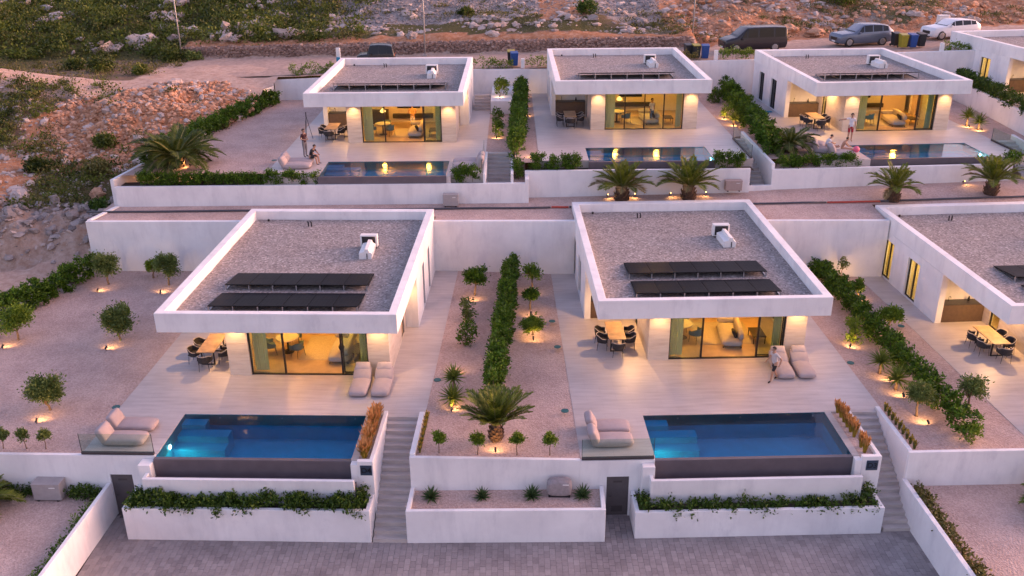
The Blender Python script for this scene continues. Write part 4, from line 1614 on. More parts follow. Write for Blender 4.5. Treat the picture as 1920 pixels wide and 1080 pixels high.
def lower_front(k, say, sign, pool, yf, ypl, xpl0, xpl1, zpl, ybas, zbas, ztop_st, xs0, xs1, zst):
    """infinity catch basin, planter, sign pier, stairs in front of a lower villa"""
    x0, x1, y0, y1 = pool
    b = thing("overflow_basin", "white overflow basin below the infinity pool of %s" % say, "basin", at(k, 0, 0), th(k), "pool overflow basins")
    m = MB()
    m.box(x0 - .26, x1 + .2, ybas - .02, ybas + .12, zst, zbas)
    m.box(x0 - .26, x0 - .14, ybas + .12, y0 - .25, zst, zbas)
    m.build("basin_wall", "white_render", b, bevel=.012)
    MB().box(x0 - .14, x1 + .2, ybas + .12, y0 - .172, zst, zbas - .33).build("basin_floor", "pool_tile", b)
    wallbox("pool_side_wall", "short white wall block beside the service door of %s" % say, k, x0 - .52, x0 - .06, y0 - .45, yf - .16, zst, -.12)
    p = thing("planter", "long white raised planter below the pool of %s" % say, "planter", at(k, 0, 0), th(k), "white raised planters")
    m = MB()
    poly_o = [(xpl0, ypl), (xpl1, ypl), (xpl1, y0 - .25), (xpl1 - .15, y0 - .25), (xpl1 - .15, ypl + .15), (xpl0 + .15, ypl + .15), (xpl0 + .15, yf - .16), (xpl0, yf - .16)]
    m.prism(poly_o, zst, zpl)
    m.build("planter_wall", "white_render", p, bevel=.014)
    MB().box(xpl0 + .15, xpl1 - .15, ypl + .15, ybas - .025, zst + .1, zpl - .14).build("soil_bed", "soil", p)
    MB().box(xpl0 + .15, x0 - .262, ybas - .024, yf - .17, zst + .1, zpl - .14).build("soil_bed", "soil", p)
    # strip with grasses and sign pier
    xa = x1 + .262
    sp = thing("gravel_strip_planter", "narrow gravel strip with grasses between pool and stairs of %s" % say, "planter", at(k, 0, 0), th(k), "poolside gravel strips")
    m = MB()
    m.prism([(xa, y0 - .22), (xs0 - .15, y0 - .22), (xs0 - .15, ztop_st), (xs0, ztop_st), (xs0, y0 - .4), (xa, y0 - .4)], zst, .12)
    m.build("strip_wall", "white_render", sp, bevel=.012)
    MB().box(x1 + .024, xa - .002, y0 - .398, y0 - .123, zst, -.03).build("end_block", "white_render", sp, bevel=.01)
    MB().box(xa, xs0 - .152, y0 - .218, ztop_st, -.5, -.02).build("gravel_fill", "garden_gravel", sp)
    sg = thing("house_sign", "dark blue square house sign reading %s on white pier" % sign, "sign", at(k, (xa + xs0) / 2 + .03, y0 - .403, -.25), th(k), "house signs")
    MB().box(-.215, .215, -.014, 0, -.21, .21).build("plate", "sign_plate", sg, bevel=.004)
    me = text_mesh(sign, .30)
    me.materials.append(M["sign_letter"])
    o = link("lettering", me, sg, (0, -.018, -.01), (math.pi / 2, 0, 0))
    # grasses
    n = 8 if sign == "D4" else 9
    ords = ["first", "second", "third", "fourth", "fifth", "sixth", "seventh", "eighth", "ninth"]
    for i in range(n):
        u = i / (n - 1)
        if sign == "D3" and i in (6,): continue
        yy = ztop_st - .25 - u * (ztop_st - y0 - .35)
        make_grass_clump("%s golden plumed grass from the stair top beside the pool at %s" % (ords[i], sign), at(k, (xa + xs0 - .15) / 2 - .02, yy, -.02),
                         .50 + .12 * ((i * 7) % 3) / 2, 220, 40 + i + len(say), spread=.25 if sign == "D4" else .15, group="poolside grasses")
    make_stairs(k, "stone staircase climbing beside the pool of %s" % say, xs0 + .005, xs1 - .005, ztop_st, ztop_st - 4.62, 0, zst, 17)
    # hedge in planter
    make_hedge("planter_hedge", "trailing dark green hedge in the planter below the pool of %s" % say,
               [at(k, xpl0 + .25, ypl + .36, zpl - .15), at(k, xpl1 - .25, ypl + .36, zpl - .15)], .50, .52 if sign == "D4" else .36, "leaf_hedge_dark", 11 + len(say) + ord(sign[1]), 760 if sign == "D4" else 420, .13,
               group="planter hedges", droop=.02, rough=.4, stems=False)
    make_hedge("planter_shrub", "leafy shrub at the stair end of the planter of %s" % say, [at(k, xpl1 - .42, ypl + .5, zpl - .15), at(k, xpl1 - .40, ypl + .95, zpl - .15)], .38, .55, "leaf_hedge_dark", 91, 800, .11,
               cat="shrub", group="planter shrubs", stems=False)
    make_hedge("planter_shrub", "leafy shrub at the door end of the planter of %s" % say, [at(k, xpl0 + .38, ypl + .5, zpl - .15), at(k, xpl0 + .36, ypl + .95, zpl - .15)], .34, .42, "leaf_hedge_dark", 92, 700, .11,
               cat="shrub", group="planter shrubs", stems=False)


lower_front('D4', SAY['D4'], "D4", POOL['D4'], -5.0, -6.62, .70, 9.66, -1.27, -6.0, -.43, -1.98, 9.70, 10.95, ZS)
lower_front('D3', SAY['D3'], "D3", POOL['D3'], -6.58, -8.10, .60, 9.60, -1.32, -7.4, -.46, -3.38, 9.72, 10.84, ZS + .187)


def door_wall(k, say, x0, x1, yf, z0, dx0, dx1, dz, where):
    """terrace front wall with the grey service door"""
    t = thing("terrace_wall", "white terrace wall with grey service door, %s" % where, "wall", at(k, 0, 0), th(k), "terrace front walls")
    m = MB()
    wall_with_openings(m, 'x', x0, x1, yf - .15, yf - .002, z0, -.01, [(dx0, dx1, z0, dz)])
    m.build("wall_face", "white_render", t, bevel=.0)
    d = MB().box(dx0 + .002, dx1 - .002, yf - .085, yf - .045, z0, dz - .003).build("service_door", "door_grey", t)
    g = MB()
    g.box(dx0 + .25, dx1 - .25, yf - .092, yf - .086, dz - .30, dz - .22)
    g.box(dx0 + .2, dx1 - .2, yf - .092, yf - .086, z0 + .15, z0 + .42)
    g.build("louvre", "bronze_metal", d)
    MB().tube([(dx0 + .09, yf - .13, z0 + .88), (dx0 + .2, yf - .13, z0 + .88)], .012, 6).build("handle", "dark_metal", d)
    return t


door_wall('D4', SAY['D4'], -13.5, 1.55, -5.0, ZS, -.30, .54, -.84, "under the terrace of the villa signed D4")
door_wall('D3', SAY['D3'], -1.30, 1.45, -6.58, ZS + .187, -.30, .53, -.71, "under the terrace of the villa signed D3")
MBc = at('D4', 10.97, -5.02)
wall_line("garden_wall", "white wall below the garden strip with palm and topiary", at('D4', 10.96, -5.14)[:2], at('D3', -1.302, -6.73)[:2], .15, ZS, .03, -.15)
m_ = thing("planter", "low white planter with four agaves and a covered unit", "planter", at('D4', 0, 0), th('D4'), "white raised planters")
m2 = MB()
m2.prism([(10.955, -6.62), (18.09, -6.40), (18.09, -4.95), (17.94, -4.95), (17.94, -6.25), (11.105, -6.47), (11.105, -5.15), (10.955, -5.15)], ZS, -1.25)
m2.build("planter_wall", "white_render", m_, bevel=.014)
# side walls of the stairs towards the garden strips
wallbox("stair_wall", "white wall between the D4 stairs and the palm garden strip", 'D4', 10.955, 11.16, -4.98, -2.0, ZS, .10)
wallbox("stair_wall", "white wall between the D3 stairs and the hedge garden", 'D3', 10.845, 11.02, -6.55, -3.40, ZS + .187, .10)
wallbox("garden_wall", "white front wall of the hedge garden beside the D3 stairs", 'D3', 10.845, 22.0, -6.72, -6.56, ZS + .187, .08)
wallbox("driveway_wall", "white driveway wall below the D3 stairs", 'D3', 10.72, 10.90, -16.0, -6.74, ZS + .187, -1.04)
wallbox("driveway_wall", "white driveway wall with low plants, door corner", 'D4', -.46, -.31, -15.0, -5.16, ZS, -1.2)
glass_rail('D4', "glass balustrade on the terrace corner by the loungers of the villa signed D4", [(-1.22, -5.07), (1.5, -5.07)], 0, .86)
glass_rail('D3', "glass balustrade on the terrace corner by the loungers of the villa signed D3", [(-1.24, -6.65), (1.42, -6.65)], 0, .86)

# long retaining wall and upper path
RW = lambda x: 47.25 - (x + 23.09) * .0254
for xa_, xb_, nm_ in ((-23.09, -14.0, "beside the D4 gravel garden"), (-4.24, 3.42, "behind the palm garden strip"), (13.30, 20.12, "between D3 and the tall windowed villa"), (30.0, 38.0, "beyond the cropped lower villa")):
    wall_line("retaining_wall", "tall white retaining wall %s" % nm_, (xa_, RW(xa_)), (xb_, RW(xb_)), .25, -.6, 2.86)
wall_line("retaining_wall", "white wall end turning towards the upper garden", (-23.12, 47.52), (-22.5, 50.0), -.22, -.2, 2.88)


def zpath(x, y):
    return 2.80 + .016 * max(0, x - 1) * max(0, min(1, (y - 46.8) / 4.2))


def path_strip(x0, x1, yf, yb):
    n_ = max(2, int((x1 - x0) / 1.5))
    m_ = 5
    V_, Q_ = [], []
    for i in range(n_ + 1):
        x = x0 + (x1 - x0) * i / n_
        for j in range(m_ + 1):
            y = yf(x) + (yb - yf(x)) * j / m_
            V_.append((x, y, zpath(x, y)))
    for i in range(n_):
        for j in range(m_): Q_.append((i * (m_ + 1) + j, (i + 1) * (m_ + 1) + j, (i + 1) * (m_ + 1) + j + 1, i * (m_ + 1) + j + 1))
    o = np_object("path", V_, Q_, "garden_gravel")
    o["kind"] = "structure"


path_strip(-23.0, 38.0, lambda x: 48.92, 52.6)
for xa_, xb_ in ((-23.0, -14.1), (-4.14, 3.36), (13.38, 20.05)):
    path_strip(xa_, xb_, lambda x: RW(x) + .1, 48.92)
path_strip(-14.1, -4.14, lambda x: 47.75, 48.92)
path_strip(20.05, 32, lambda x: 48.7, 48.92)

# upper front walls
wall_line("garden_wall", "long white wall below the upper villa beside the rubble bank", (-22.4, 50.0), (.8, 50.0), .2, 2.4, 3.97)
wall_line("garden_wall", "white wall below the pool of the upper middle villa", (.8, 51.0), (13.75, 51.0), .2, 2.3, 4.40)
wall_line("garden_wall", "short white return wall beside the upper bush", (.8, 50.0), (.8, 51.0), -.2, 2.4, 4.2)
wall_line("garden_wall", "white wall below the hedge of the villa with the man in red shorts", (15.1, 51.35), (29.4, 52.1), .2, 2.3, 4.24)
wall_line("garden_wall", "low white sill wall at the foot of the upper stairs", (13.75, 51.2), (15.1, 51.3), .2, 2.3, 3.32)
wall_line("stair_wall", "white sloping wall beside the upper middle stairs", (14.62, 57.4), (15.1, 51.55), .18, 2.6, 5.05, 4.55)
wall_line("garden_wall", "white low wall outside the hedge beside the rubble bank", (-22.5, 50.25), (-19.5, 66.0), .22, 2.0, 4.32, 4.75)
wall_line("garden_wall", "white wall corner rising beside the upper rubble bank", (-19.5, 66.0), (-18.36, 71.9), .22, 3.4, 4.8, 6.0)
wall_line("garden_wall", "tall pale wall between the upper villas on the far side", (32.35, 53.0), (33.6, 71.5), -.25, 3.5, 5.95)
wall_line("retaining_wall", "white rear wall next to the upper rubble bank", (-18.3, 71.9), (-12.6, 71.9), .25, 4.0, 5.95, 6.15)
wall_line("retaining_wall", "white rear wall between the first two upper villas", (-3.2, 71.9), (3.2, 71.9), .25, 4.0, 6.6)
wall_line("retaining_wall", "white rear wall behind the tall diagonal hedge", (12.4, 71.9), (19.6, 71.7), .25, 4.0, 7.05, 7.2)
wall_line("retaining_wall", "white rear wall below the wheelie bins", (28.4, 71.85), (37.6, 71.95), .25, 4.0, 7.55, 7.75)
for k_, x0, x1, y0, y1 in (('A', 11.28, 11.42, -6.6, -1.6), ('A', 12.84, 12.99, -6.6, -1.0)):
    wallbox("stair_wall", "thin white wall on the %s side of the stairs beside the first upper pool" % ("pool" if x0 < 12 else "hedge"), k_, x0, x1, y0, y1, -1.9, .06)
# upper gardens
sheet("gravel_garden", [(-22.3, 50.9, 4.395), at('A', -1.2, -5.9, -.012), at('A', -1.2, 15.0, -.012), (-18.2, 71.9, 4.395)], "garden_gravel")
sheet("gravel_bed", [(-22.3, 50.1, 3.86), (-10.7, 50.1, 3.86), (-10.7, 51.3, 3.86), (-22.3, 51.3, 3.86)], "soil")
sheet("soil_bed", [(.95, 51.15, 4.26), (14.0, 51.15, 4.26), (14.0, 52.3, 4.26), (.95, 52.3, 4.26)], "soil")
sheet("gravel_bed", [(15.15, 51.5, 4.20), (21.0, 51.75, 4.20), (21.0, 52.75, 4.20), (15.0, 52.75, 4.20)], "garden_gravel")
sheet("soil_bed", [(-3.7, 50.15, 3.9), (-1.4, 50.15, 3.9), (-1.4, 51.2, 3.9), (-3.7, 51.2, 3.9)], "soil")
sheet("soil_bed", [(.0, 50.15, 3.75), (.85, 50.15, 3.75), (.85, 55.0, 4.3), (.0, 55.0, 4.3)], "garden_gravel")
sheet("gravel_garden", [at('A', 11.3, -1.5, -.012), at('A', 13.1, -1.5, -.012), at('A', 13.1, 15, -.012), at('A', 11.3, 15, -.012)], "garden_gravel")
sheet("gravel_garden", [at('B', -2.6, -6.8, -.012), at('B', -1.2, -6.8, -.012), at('B', -1.2, 13.5, -.012), at('B', -2.6, 13.5, -.012)], "garden_gravel")
sheet("gravel_garden", [at('B', 11.25, -1.2, -.012), (14.7, 57.6, 4.7), (16.6, 72.0, 4.7), at('B', 11.25, 13.6, -.012)], "garden_gravel")
sheet("gravel_garden", [(15.0, 52.5, 4.55), at('C', -1.35, -5.0, -.012), at('C', -1.35, 14.2, -.012), (16.4, 72.0, 4.59), (14.8, 57.6, 4.55)], "garden_gravel")
sheet("gravel_garden", [at('C', 10.9, -2.0, -.012), at('C', 13.6, -2.0, -.012), at('C', 14.6, 14.2, -.012), at('C', 10.9, 14.2, -.012)], "garden_gravel")
make_stairs('A', "stone stairs between the first upper pool and the tall hedge", 11.43, 12.83, -1.5, -4.6, 0, -1.7, 10)
make_stairs('A', "short stone steps climbing beside the rear of the first upper villa", 10.1, 11.28, 12.2, 10.6, .85, 0, 5)
make_stairs('B', "stone stairs behind the glass rail of the upper middle villa", 11.27, 12.1, -1.6, -6.9, 0, -1.85, 13)
make_stairs('C', "stone stairs behind the glass rail near the two yuccas", 10.92, 12.1, -1.9, -6.6, 0, -1.7, 12)
wall_line("stair_wall", "white sloping wall beside the upper stairs near the two yuccas", at('C', 12.12, -1.6)[:2], at('C', 12.12, -6.4)[:2], .18, 2.6, 4.9, 4.5)
wallbox("planter_wall", "white raised planter box with a round bush behind the first upper villa", 'A', 11.35, 13.05, 9.2, 14.9, 0, .95)
glass_rail('B', "glass balustrade beside the stairs of the upper middle villa", [(11.15, -6.4), (11.15, -1.65)], 0, .8)
glass_rail('C', "glass balustrade beside the stairs near the two yuccas", [(10.75, -5.6), (10.75, -1.9)], 0, .8)
glass_rail('A', "glass balustrade beside the loungers of the first upper villa", [(11.2, -6.3), (11.2, -1.8)], 0, .8, base=False)

# heat pumps and small fittings
tp = thing("tripod_stand", "thin black folded tripod stand at the terrace corner of the upper villa by the rubble", "tripod", at('A', -.45, 2.3), 0)
for q_ in (0, 2.1, 4.2): MB().tube([(0, 0, 1.5), (math.cos(q_) * .32, math.sin(q_) * .32, 0)], .016, 6).build("leg", "dark_metal", tp)
MB().tube([(0, 0, 1.45), (0, 0, 1.75)], .03, 8).build("head", "dark_metal", tp)
make_unit('D4', "pale grey pool heat pump on gravel beside the low driveway hedge", -2.55, -5.42, -1.715, 1.05, .5, .74)
make_unit('A', "grey box heat pump on the path below the first upper pool", 9.45, -7.25, -1.60, .85, .4, .70)
make_unit('B', "taupe box heat pump on the wall below the upper middle villa", 9.9, -7.75, -1.52, .95, .42, .62, "unit_taupe")
cv = thing("covered_unit", "heat pump under a grey cloth cover among agaves", "heat pump", at('D4', 16.45, -5.28, -1.42), th('D4'))
bmc = cushion(.92, .46, .66, crown=.02)
for v in bmc.verts:
    v.co += Vector((.012 * mnoise.noise(v.co * 9), .016 * mnoise.noise(v.co * 7 + Vector((3, 3, 3))), .01 * mnoise.noise(v.co * 8)))
bm_obj("cloth_cover", bmc, "cover_cloth", cv, Matrix.Translation((0, 0, .36)), 1)
MB().box(.12, .34, -.232, -.226, .56, .60).build("print", "unit_white", cv)
MB().box(-.40, .40, -.18, .18, 0, .06).build("feet", "dark_metal", cv)
for (k_, x, y, s) in (('D4', -1.42, -1.67, "teal valve cover at the gravel edge by the D4 loungers"), ('D4', 11.36, .8, "teal valve cover beside the D4 terrace edge"),
                      ('D4', 16.28, 6.73, "teal valve cover farthest along the D3 terrace edge"), ('D4', 16.5, 3.99, "teal valve cover level with the D3 dining table"),
                      ('D4', 16.72, -1.66, "teal valve cover nearest the palm strip wall"), ('D3', 11.3, .52, "teal valve cover beside the double loungers of D3"),
                      ('D3', 15.05, 4.15, "teal valve cover beside the tall windowed villa terrace"), ('A', -1.4, -3.0, "teal valve cover at the gravel edge of the upper garden")):
    valve(k_, x, y, s, -.01)


def pipe_run(label, mat, x0, x1, y0, y1, r=.055, seed=0, group="ground pipes"):
    rg = random.Random(seed)
    n = max(3, int(abs(x1 - x0) / 1.2))
    pts = []
    for i in range(n + 1):
        u = i / n
        x, y = x0 + (x1 - x0) * u, y0 + (y1 - y0) * u + rg.uniform(-.03, .03)
        pts.append((x, y, zpath(x, y) + r + .015))
    c = Vector(pts[0])
    o = MB().tube([Vector(p) - c for p in pts], r, 8).build("conduit_pipe", mat, None, c, smooth=True)
    return tag(o, label, "pipe", group)


pipe_run("long dark conduit pipe lying on the path above the D4 wall", "pipe_dark", -23.7, 2.2, 48.9, 48.95, seed=1)
pipe_run("short red conduit length next to the D3 roof", "pipe_red", 2.25, 3.2, 48.95, 48.96, seed=2)
pipe_run("dark conduit pipe length behind the D3 roof", "pipe_dark", 3.25, 17.6, 48.98, 48.98, seed=3)
pipe_run("red conduit pipe length near the tall windowed villa", "pipe_red", 17.65, 20.6, 48.98, 49.0, seed=4)
pipe_run("dark conduit pipe continuing behind the cropped villa roof", "pipe_dark", 20.65, 33, 49.0, 49.5, seed=5)

# loungers -----------------------------------------------------------------------
def lounge(k, x, y, rz, label, **kw):
    return make_lounger(label, at(k, x, y, .002), th(k) + R(rz), **kw)


lounge('D4', 8.23, .05, 0, "padded lounger with pillow against the D4 glass, nearer the dining side")
lounge('D4', 9.14, .06, 0, "padded lounger with pillow against the D4 pillar, stair side")
lounge('D4', .06, -4.2, 90, "padded lounger right behind the D4 glass rail", pillow=False, length=1.65)
lounge('D4', .05, -3.22, 90, "second padded lounger of the corner pair at D4, house side", pillow=False, length=1.65)
lounge('D3', 8.04, -.1, 0, "padded lounger next to the walking man at D3")
lounge('D3', 8.95, -.1, 0, "padded lounger of the D3 pair nearer the hedge garden")
lounge('D3', .0, -5.55, 90, "padded lounger right behind the D3 glass rail", pillow=False, length=1.6)
lounge('D3', .0, -4.62, 90, "second padded lounger of the corner pair at D3, house side", pillow=False, length=1.6)
lounge('A', .35, -4.75, 90, "padded lounger nearest the hedge at the upper pool with two men", pillow=False)
lounge('A', .30, -3.85, 90, "padded lounger with the seated man in black at the upper pool", pillow=False)
lounge('A', 10.3, -5.0, -90, "padded lounger on the stair side of the first upper pool, hedge edge", pillow=False)
lounge('A', 10.3, -4.1, -90, "padded lounger on the stair side of the first upper pool, house side", pillow=False)
lounge('C', .25, -4.75, 82, "padded lounger by the pink ball", pillow=False, length=1.5, width=.9)
lounge('C', -.55, -3.85, 70, "padded bean lounger beside the seated woman", pillow=False, length=1.2, width=.9)
lounge('C', -.6, -2.4, 60, "padded bean lounger nearest the dining set of the man in red shorts", pillow=False, length=1.2, width=.9)
lounge('E', .45, -4.2, 20, "grey padded lounger at the cropped terrace edge", pillow=False, mat="fabric_grey", length=1.3, width=.9)

# planting -----------------------------------------------------------------------
Hd = make_hedge
Hd("hedge", "long clipped hedge along the boundary wall of the D4 gravel garden", [at('D4', -11.6, 1.0), at('D4', -8.75, 12.6)], 1.15, 1.25, "leaf_hedge", 3, 400, .15)
Hd("hedge", "narrow clipped hedge down the middle of the palm garden strip", [at('D4', 13.85, -1.6), at('D4', 14.0, 6.0), at('D4', 14.15, 12.4)], .95, 1.5, "leaf_hedge", 4, 430, .14, taper=.55, rough=.12)
Hd("hedge", "hedge dividing the gardens between D3 and the windowed villa", [at('D3', 13.45, -5.8), at('D3', 13.3, 2.0), at('D3', 13.15, 11.2)], .95, 1.05, "leaf_hedge", 6, 420, .14)
Hd("hedge", "low front hedge of the upper garden with the big palm", [(-21.2, 50.55, 3.9), (-10.9, 50.5, 3.9)], .6, .72, "leaf_hedge", 7, 850, .11)
Hd("hedge", "low hedge below the loungers on the stair side of the first upper pool", [(-3.3, 50.55, 3.95), (-1.75, 50.55, 3.95)], .7, .95, "leaf_hedge", 8, 800, .11)
Hd("hedge", "long boundary hedge beside the rubble bank behind the big palm", [(-21.7, 53.0, 4.4), (-18.0, 71.2, 4.4)], 1.05, 1.15, "leaf_hedge", 9, 330, .15)
Hd("hedge", "tall hedge column beside the upper middle villa gravel strip", [(.3, 53.3, 4.5), (.55, 60, 4.6), (.85, 71.0, 4.8)], .95, 1.55, "leaf_hedge", 10, 340, .15)
Hd("hedge", "low hedge before the dining side of the upper middle villa", [(1.15, 51.5, 4.3), (4.0, 51.5, 4.3)], .65, .95, "leaf_hedge", 12, 800, .11)
Hd("hedge", "low hedge before the stair side of the upper middle villa", [(11.75, 51.5, 4.3), (13.4, 51.5, 4.3)], .65, .95, "leaf_hedge", 13, 800, .11)
Hd("hedge", "tall diagonal hedge between the two upper villas towards the road", [(15.6, 53.2, 4.4), (15.95, 60, 4.6), (16.4, 70.5, 4.7)], 1.15, 1.5, "leaf_hedge", 14, 300, .16)
Hd("hedge", "low front hedge beside the loungers with the pink ball", [(15.5, 51.95, 4.15), (20.4, 52.2, 4.15)], .65, .75, "leaf_hedge", 15, 800, .11)
Hd("hedge", "hedge on the tall pale wall of the corner villa", [(32.9, 56.0, 5.75), (34.0, 70, 5.75)], 1.0, 1.0, "leaf_hedge_dark", 16, 330, .15)
Hd("hedge", "small hedge behind the stair rail near the two yuccas", [at('C', 9.3, -6.0, -.3), at('C', 10.5, -6.0, -.3)], .6, .7, "leaf_hedge", 17, 430, .13)
for (k_, x, y, z, r, h, s, mt) in (('A', 13.22, -5.4, -.55, .8, 1.15, "bush in the white corner planter at the foot of the upper stairs", "leaf_hedge"),
                                   ('A', 12.1, 11.8, .95, 1.1, 1.15, "round bush in the raised white planter behind the first upper villa", "leaf_citrus"),
                                   ('A', 11.9, 5.4, 0, .75, 1.1, "dark shrub beside the first upper villa, farther from the stairs", "leaf_hedge"),
                                   ('A', 11.95, 2.6, 0, .7, .95, "lit shrub nearest the top of the first upper stairs", "leaf_hedge"),
                                   ('B', 12.3, 9.5, 0, 1.0, 1.0, "shrub behind the upper middle villa beside the rear wall", "leaf_hedge"),
                                   ('B', 12.0, 4.2, 0, .7, .9, "lit shrub beside the upper middle villa glass corner", "leaf_citrus"),
                                   ('D4', 12.35, 4.3, 0, .8, 1.05, "leafy shrub on stakes in the palm strip, below the round crowned tree", "leaf_hedge"),
                                   ('D4', 12.25, 6.9, 0, .75, 1.05, "silvery leafed shrub in the palm strip behind the staked shrub", "leaf_olive"),
                                   ('D3', 12.2, 2.6, 0, .85, 1.15, "shrub with a lit trunk beside the D3 terrace corner", "leaf_citrus"),
                                   ('D3', 13.5, -5.9, 0, .62, .75, "flowering shrub at the front end of the dividing hedge", "leaf_citrus"),
                                   ('D3', 13.0, 11.4, 0, .7, .8, "bush in the rear corner behind the D3 roof", "leaf_hedge")):
    Hd("shrub", s, [at(k_, x, y - r * .35, z), at(k_, x, y + r * .35, z)], r, h, mt, 100 + int(x * 10), 520, .13, cat="shrub", group="garden shrubs")
T = make_tree
T("olive_tree", "round olive tree at the hedge corner of the D4 garden", "tree", at('D4', -7.35, 11.06), .55, .62, .72, 2600, "leaf_olive", .12, 21, group="garden trees")
T("olive_tree", "round olive tree near the D4 roof edge by the white wall", "tree", at('D4', -4.07, 11.02), .55, .62, .72, 2600, "leaf_olive", .12, 22, group="garden trees")
T("olive_tree", "large olive tree in the middle of the D4 gravel", "tree", at('D4', -3.86, 4.43), .42, .72, .80, 3200, "leaf_olive", .12, 23, group="garden trees")
T("olive_tree", "olive tree at the frame edge by the D4 hedge", "tree", at('D4', -8.66, 4.36), .5, .70, .75, 2900, "leaf_citrus", .12, 24, group="garden trees")
T("olive_tree", "dense round tree on the D4 gravel near the loungers", "tree", at('D4', -4.0, -1.93), .38, .75, .62, 3300, "leaf_olive", .12, 25, group="garden trees")
T("young_tree", "small bright tree between the two olives by the white wall", "tree", at('D4', -5.3, 12.0), .32, .34, .40, 900, "leaf_citrus", .14, 26, group="garden trees")
T("young_tree", "small tree just behind the large middle olive", "tree", at('D4', -4.35, 6.2), .30, .28, .36, 800, "leaf_citrus", .13, 27, group="garden trees")
for i, (x, s) in enumerate(((-4.36, "at the frame edge"), (-3.48, "in the middle of three"), (-2.74, "nearest the D4 glass rail"))):
    T("standard_tree", "small ball topped standard tree %s" % s, "tree", at('D4', x, -4.75), .42, .24, .22, 700, "leaf_olive", .09, 30 + i, r0=.016, group="standard trees", clumps=14)
for i, (x, s, mt) in enumerate(((12.01, "beside the D4 stair wall grasses", "leaf_citrus"), (13.44, "just before the big palm, stair side", "leaf_citrus"), (14.89, "just beyond the big palm, D3 side", "leaf_citrus"), (16.1, "next to the D3 lounger corner", "leaf_citrus"))):
    T("standard_tree", "small ball topped standard tree %s" % s, "tree", at('D4', x, -4.72, -.05), .48, .27, .24, 800, mt, .09, 35 + i, r0=.018, group="standard trees", clumps=14)
T("garden_tree", "round crowned small tree by the white wall in the palm strip", "tree", at('D4', 12.32, 9.95), .62, .52, .50, 1700, "leaf_hedge", .13, 41, group="garden trees")
T("young_tree", "sparse yellow green citrus by the white wall, D3 side", "tree", at('D4', 15.28, 10.8), .5, .46, .45, 520, "leaf_citrus", .15, 42, group="garden trees")
T("young_tree", "small lit tree in the middle of the D3 side of the palm strip", "tree", at('D4', 15.2, 8.2), .45, .36, .32, 800, "leaf_hedge", .13, 43, group="garden trees")
T("young_tree", "lit rosemary ball tree nearest the D3 terrace in the strip", "tree", at('D4', 15.36, 5.3), .22, .48, .40, 1500, "leaf_citrus", .12, 44, group="garden trees")
T("young_tree", "thin bare young tree by the rear wall of the windowed villa", "tree", at('D3', 14.27, 10.13), .55, .24, .42, 160, "leaf_olive", .12, 45, r0=.02, group="garden trees")
T("young_tree", "small lit citrus near the tall windows", "tree", at('D3', 14.24, 7.62), .4, .34, .34, 700, "leaf_citrus", .13, 46, group="garden trees")
T("young_tree", "wide lit citrus between the hedge and the lit alcove", "tree", at('D3', 14.29, 3.83), .45, .55, .42, 1500, "leaf_citrus", .13, 47, group="garden trees")
T("olive_tree", "grey olive tree with lit trunk beside the D3 stairs", "tree", at('D3', 12.29, -3.96), .55, .50, .50, 2000, "leaf_olive", .11, 48, group="garden trees")
T("olive_tree", "pale olive tree beside the cropped villa terrace", "tree", at('D3', 14.58, -3.51), .5, .55, .58, 1500, "leaf_olive", .11, 49, group="garden trees")
Y = make_rosette
Y("yucca", "tall yucca in the palm strip nearest the D4 terrace", "yucca", at('D4', 12.18, -.35), 70, .62, .08, "leaf_yucca", 51, .70, "yuccas")
Y("yucca", "yucca clump lit from below in front of the tall yucca", "yucca", at('D4', 12.2, -1.25), 80, .70, .08, "leaf_yucca", 52, .25, "yuccas")
Y("yucca", "yucca beside the D3 terrace, farther from the stairs", "yucca", at('D3', 12.2, -.45), 74, .70, .08, "leaf_yucca", 53, .50, "yuccas")
Y("yucca", "yucca beside the D3 terrace, nearer the stairs", "yucca", at('D3', 12.32, -1.85), 74, .70, .08, "leaf_yucca", 54, .42, "yuccas")
Y("yucca", "lit yucca beside the upper pool, nearer the glass", "yucca", at('C', 11.18, 2.08), 60, .72, .09, "leaf_yucca", 55, .6, "yuccas")
Y("yucca", "lit yucca beside the upper pool, nearer the rail", "yucca", at('C', 11.4, 1.0), 60, .72, .09, "leaf_yucca", 56, .45, "yuccas")
Y("yucca", "lit spiky plant beside the upper middle glass corner", "yucca", at('B', 12.1, 2.4), 60, .7, .09, "leaf_yucca", 57, .3, "yuccas")
for i, (x, y, s) in enumerate(((11.75, -5.6, "nearest the D4 stairs"), (13.62, -5.55, "second from the D4 stairs"), (15.45, -5.45, "beside the covered unit, stair side"), (17.3, -5.4, "beside the covered unit, door side"))):
    Y("agave", "spiky dark agave in the low planter %s" % s, "agave", at('D4', x, y, -1.42), 60, .46 if i != 1 else .40, .075, "leaf_agave", 60 + i, 0, "planter agaves")
P_ = make_palm
P_("big palm at the end of the hedge in the middle garden strip", at('D4', 14.07, -3.75), .58, .23, 1.7, 71, 36, spread=1.0, dry=0, upright=.25, min_el=.72, stiff=.3)
P_("spreading palm with thick trunk in the upper gravel garden", (-19.68, 52.67, 4.4), .62, .40, 2.6, 72, 44, spread=.68, dry=0, mat="leaf_palm_dark")
P_("palm on the path before the upper middle pool, hedge side", (6.3, 50.1, zpath(6.3, 50.1)), .78, .34, 1.8, 73, 34, dry=5, spread=1.0, upright=.25, min_el=.42, stiff=.6)
P_("palm on the path before the upper middle pool, heat pump side", (10.1, 50.15, zpath(10, 50.1)), .75, .34, 1.8, 74, 34, dry=3, spread=1.0, upright=.25, min_el=.42, stiff=.6)
P_("thin palm on the path before the pool of the man in red shorts", (21.4, 49.2, zpath(21.4, 49.2)), .7, .30, 1.6, 75, 26, dry=3, upright=.3, min_el=.3)
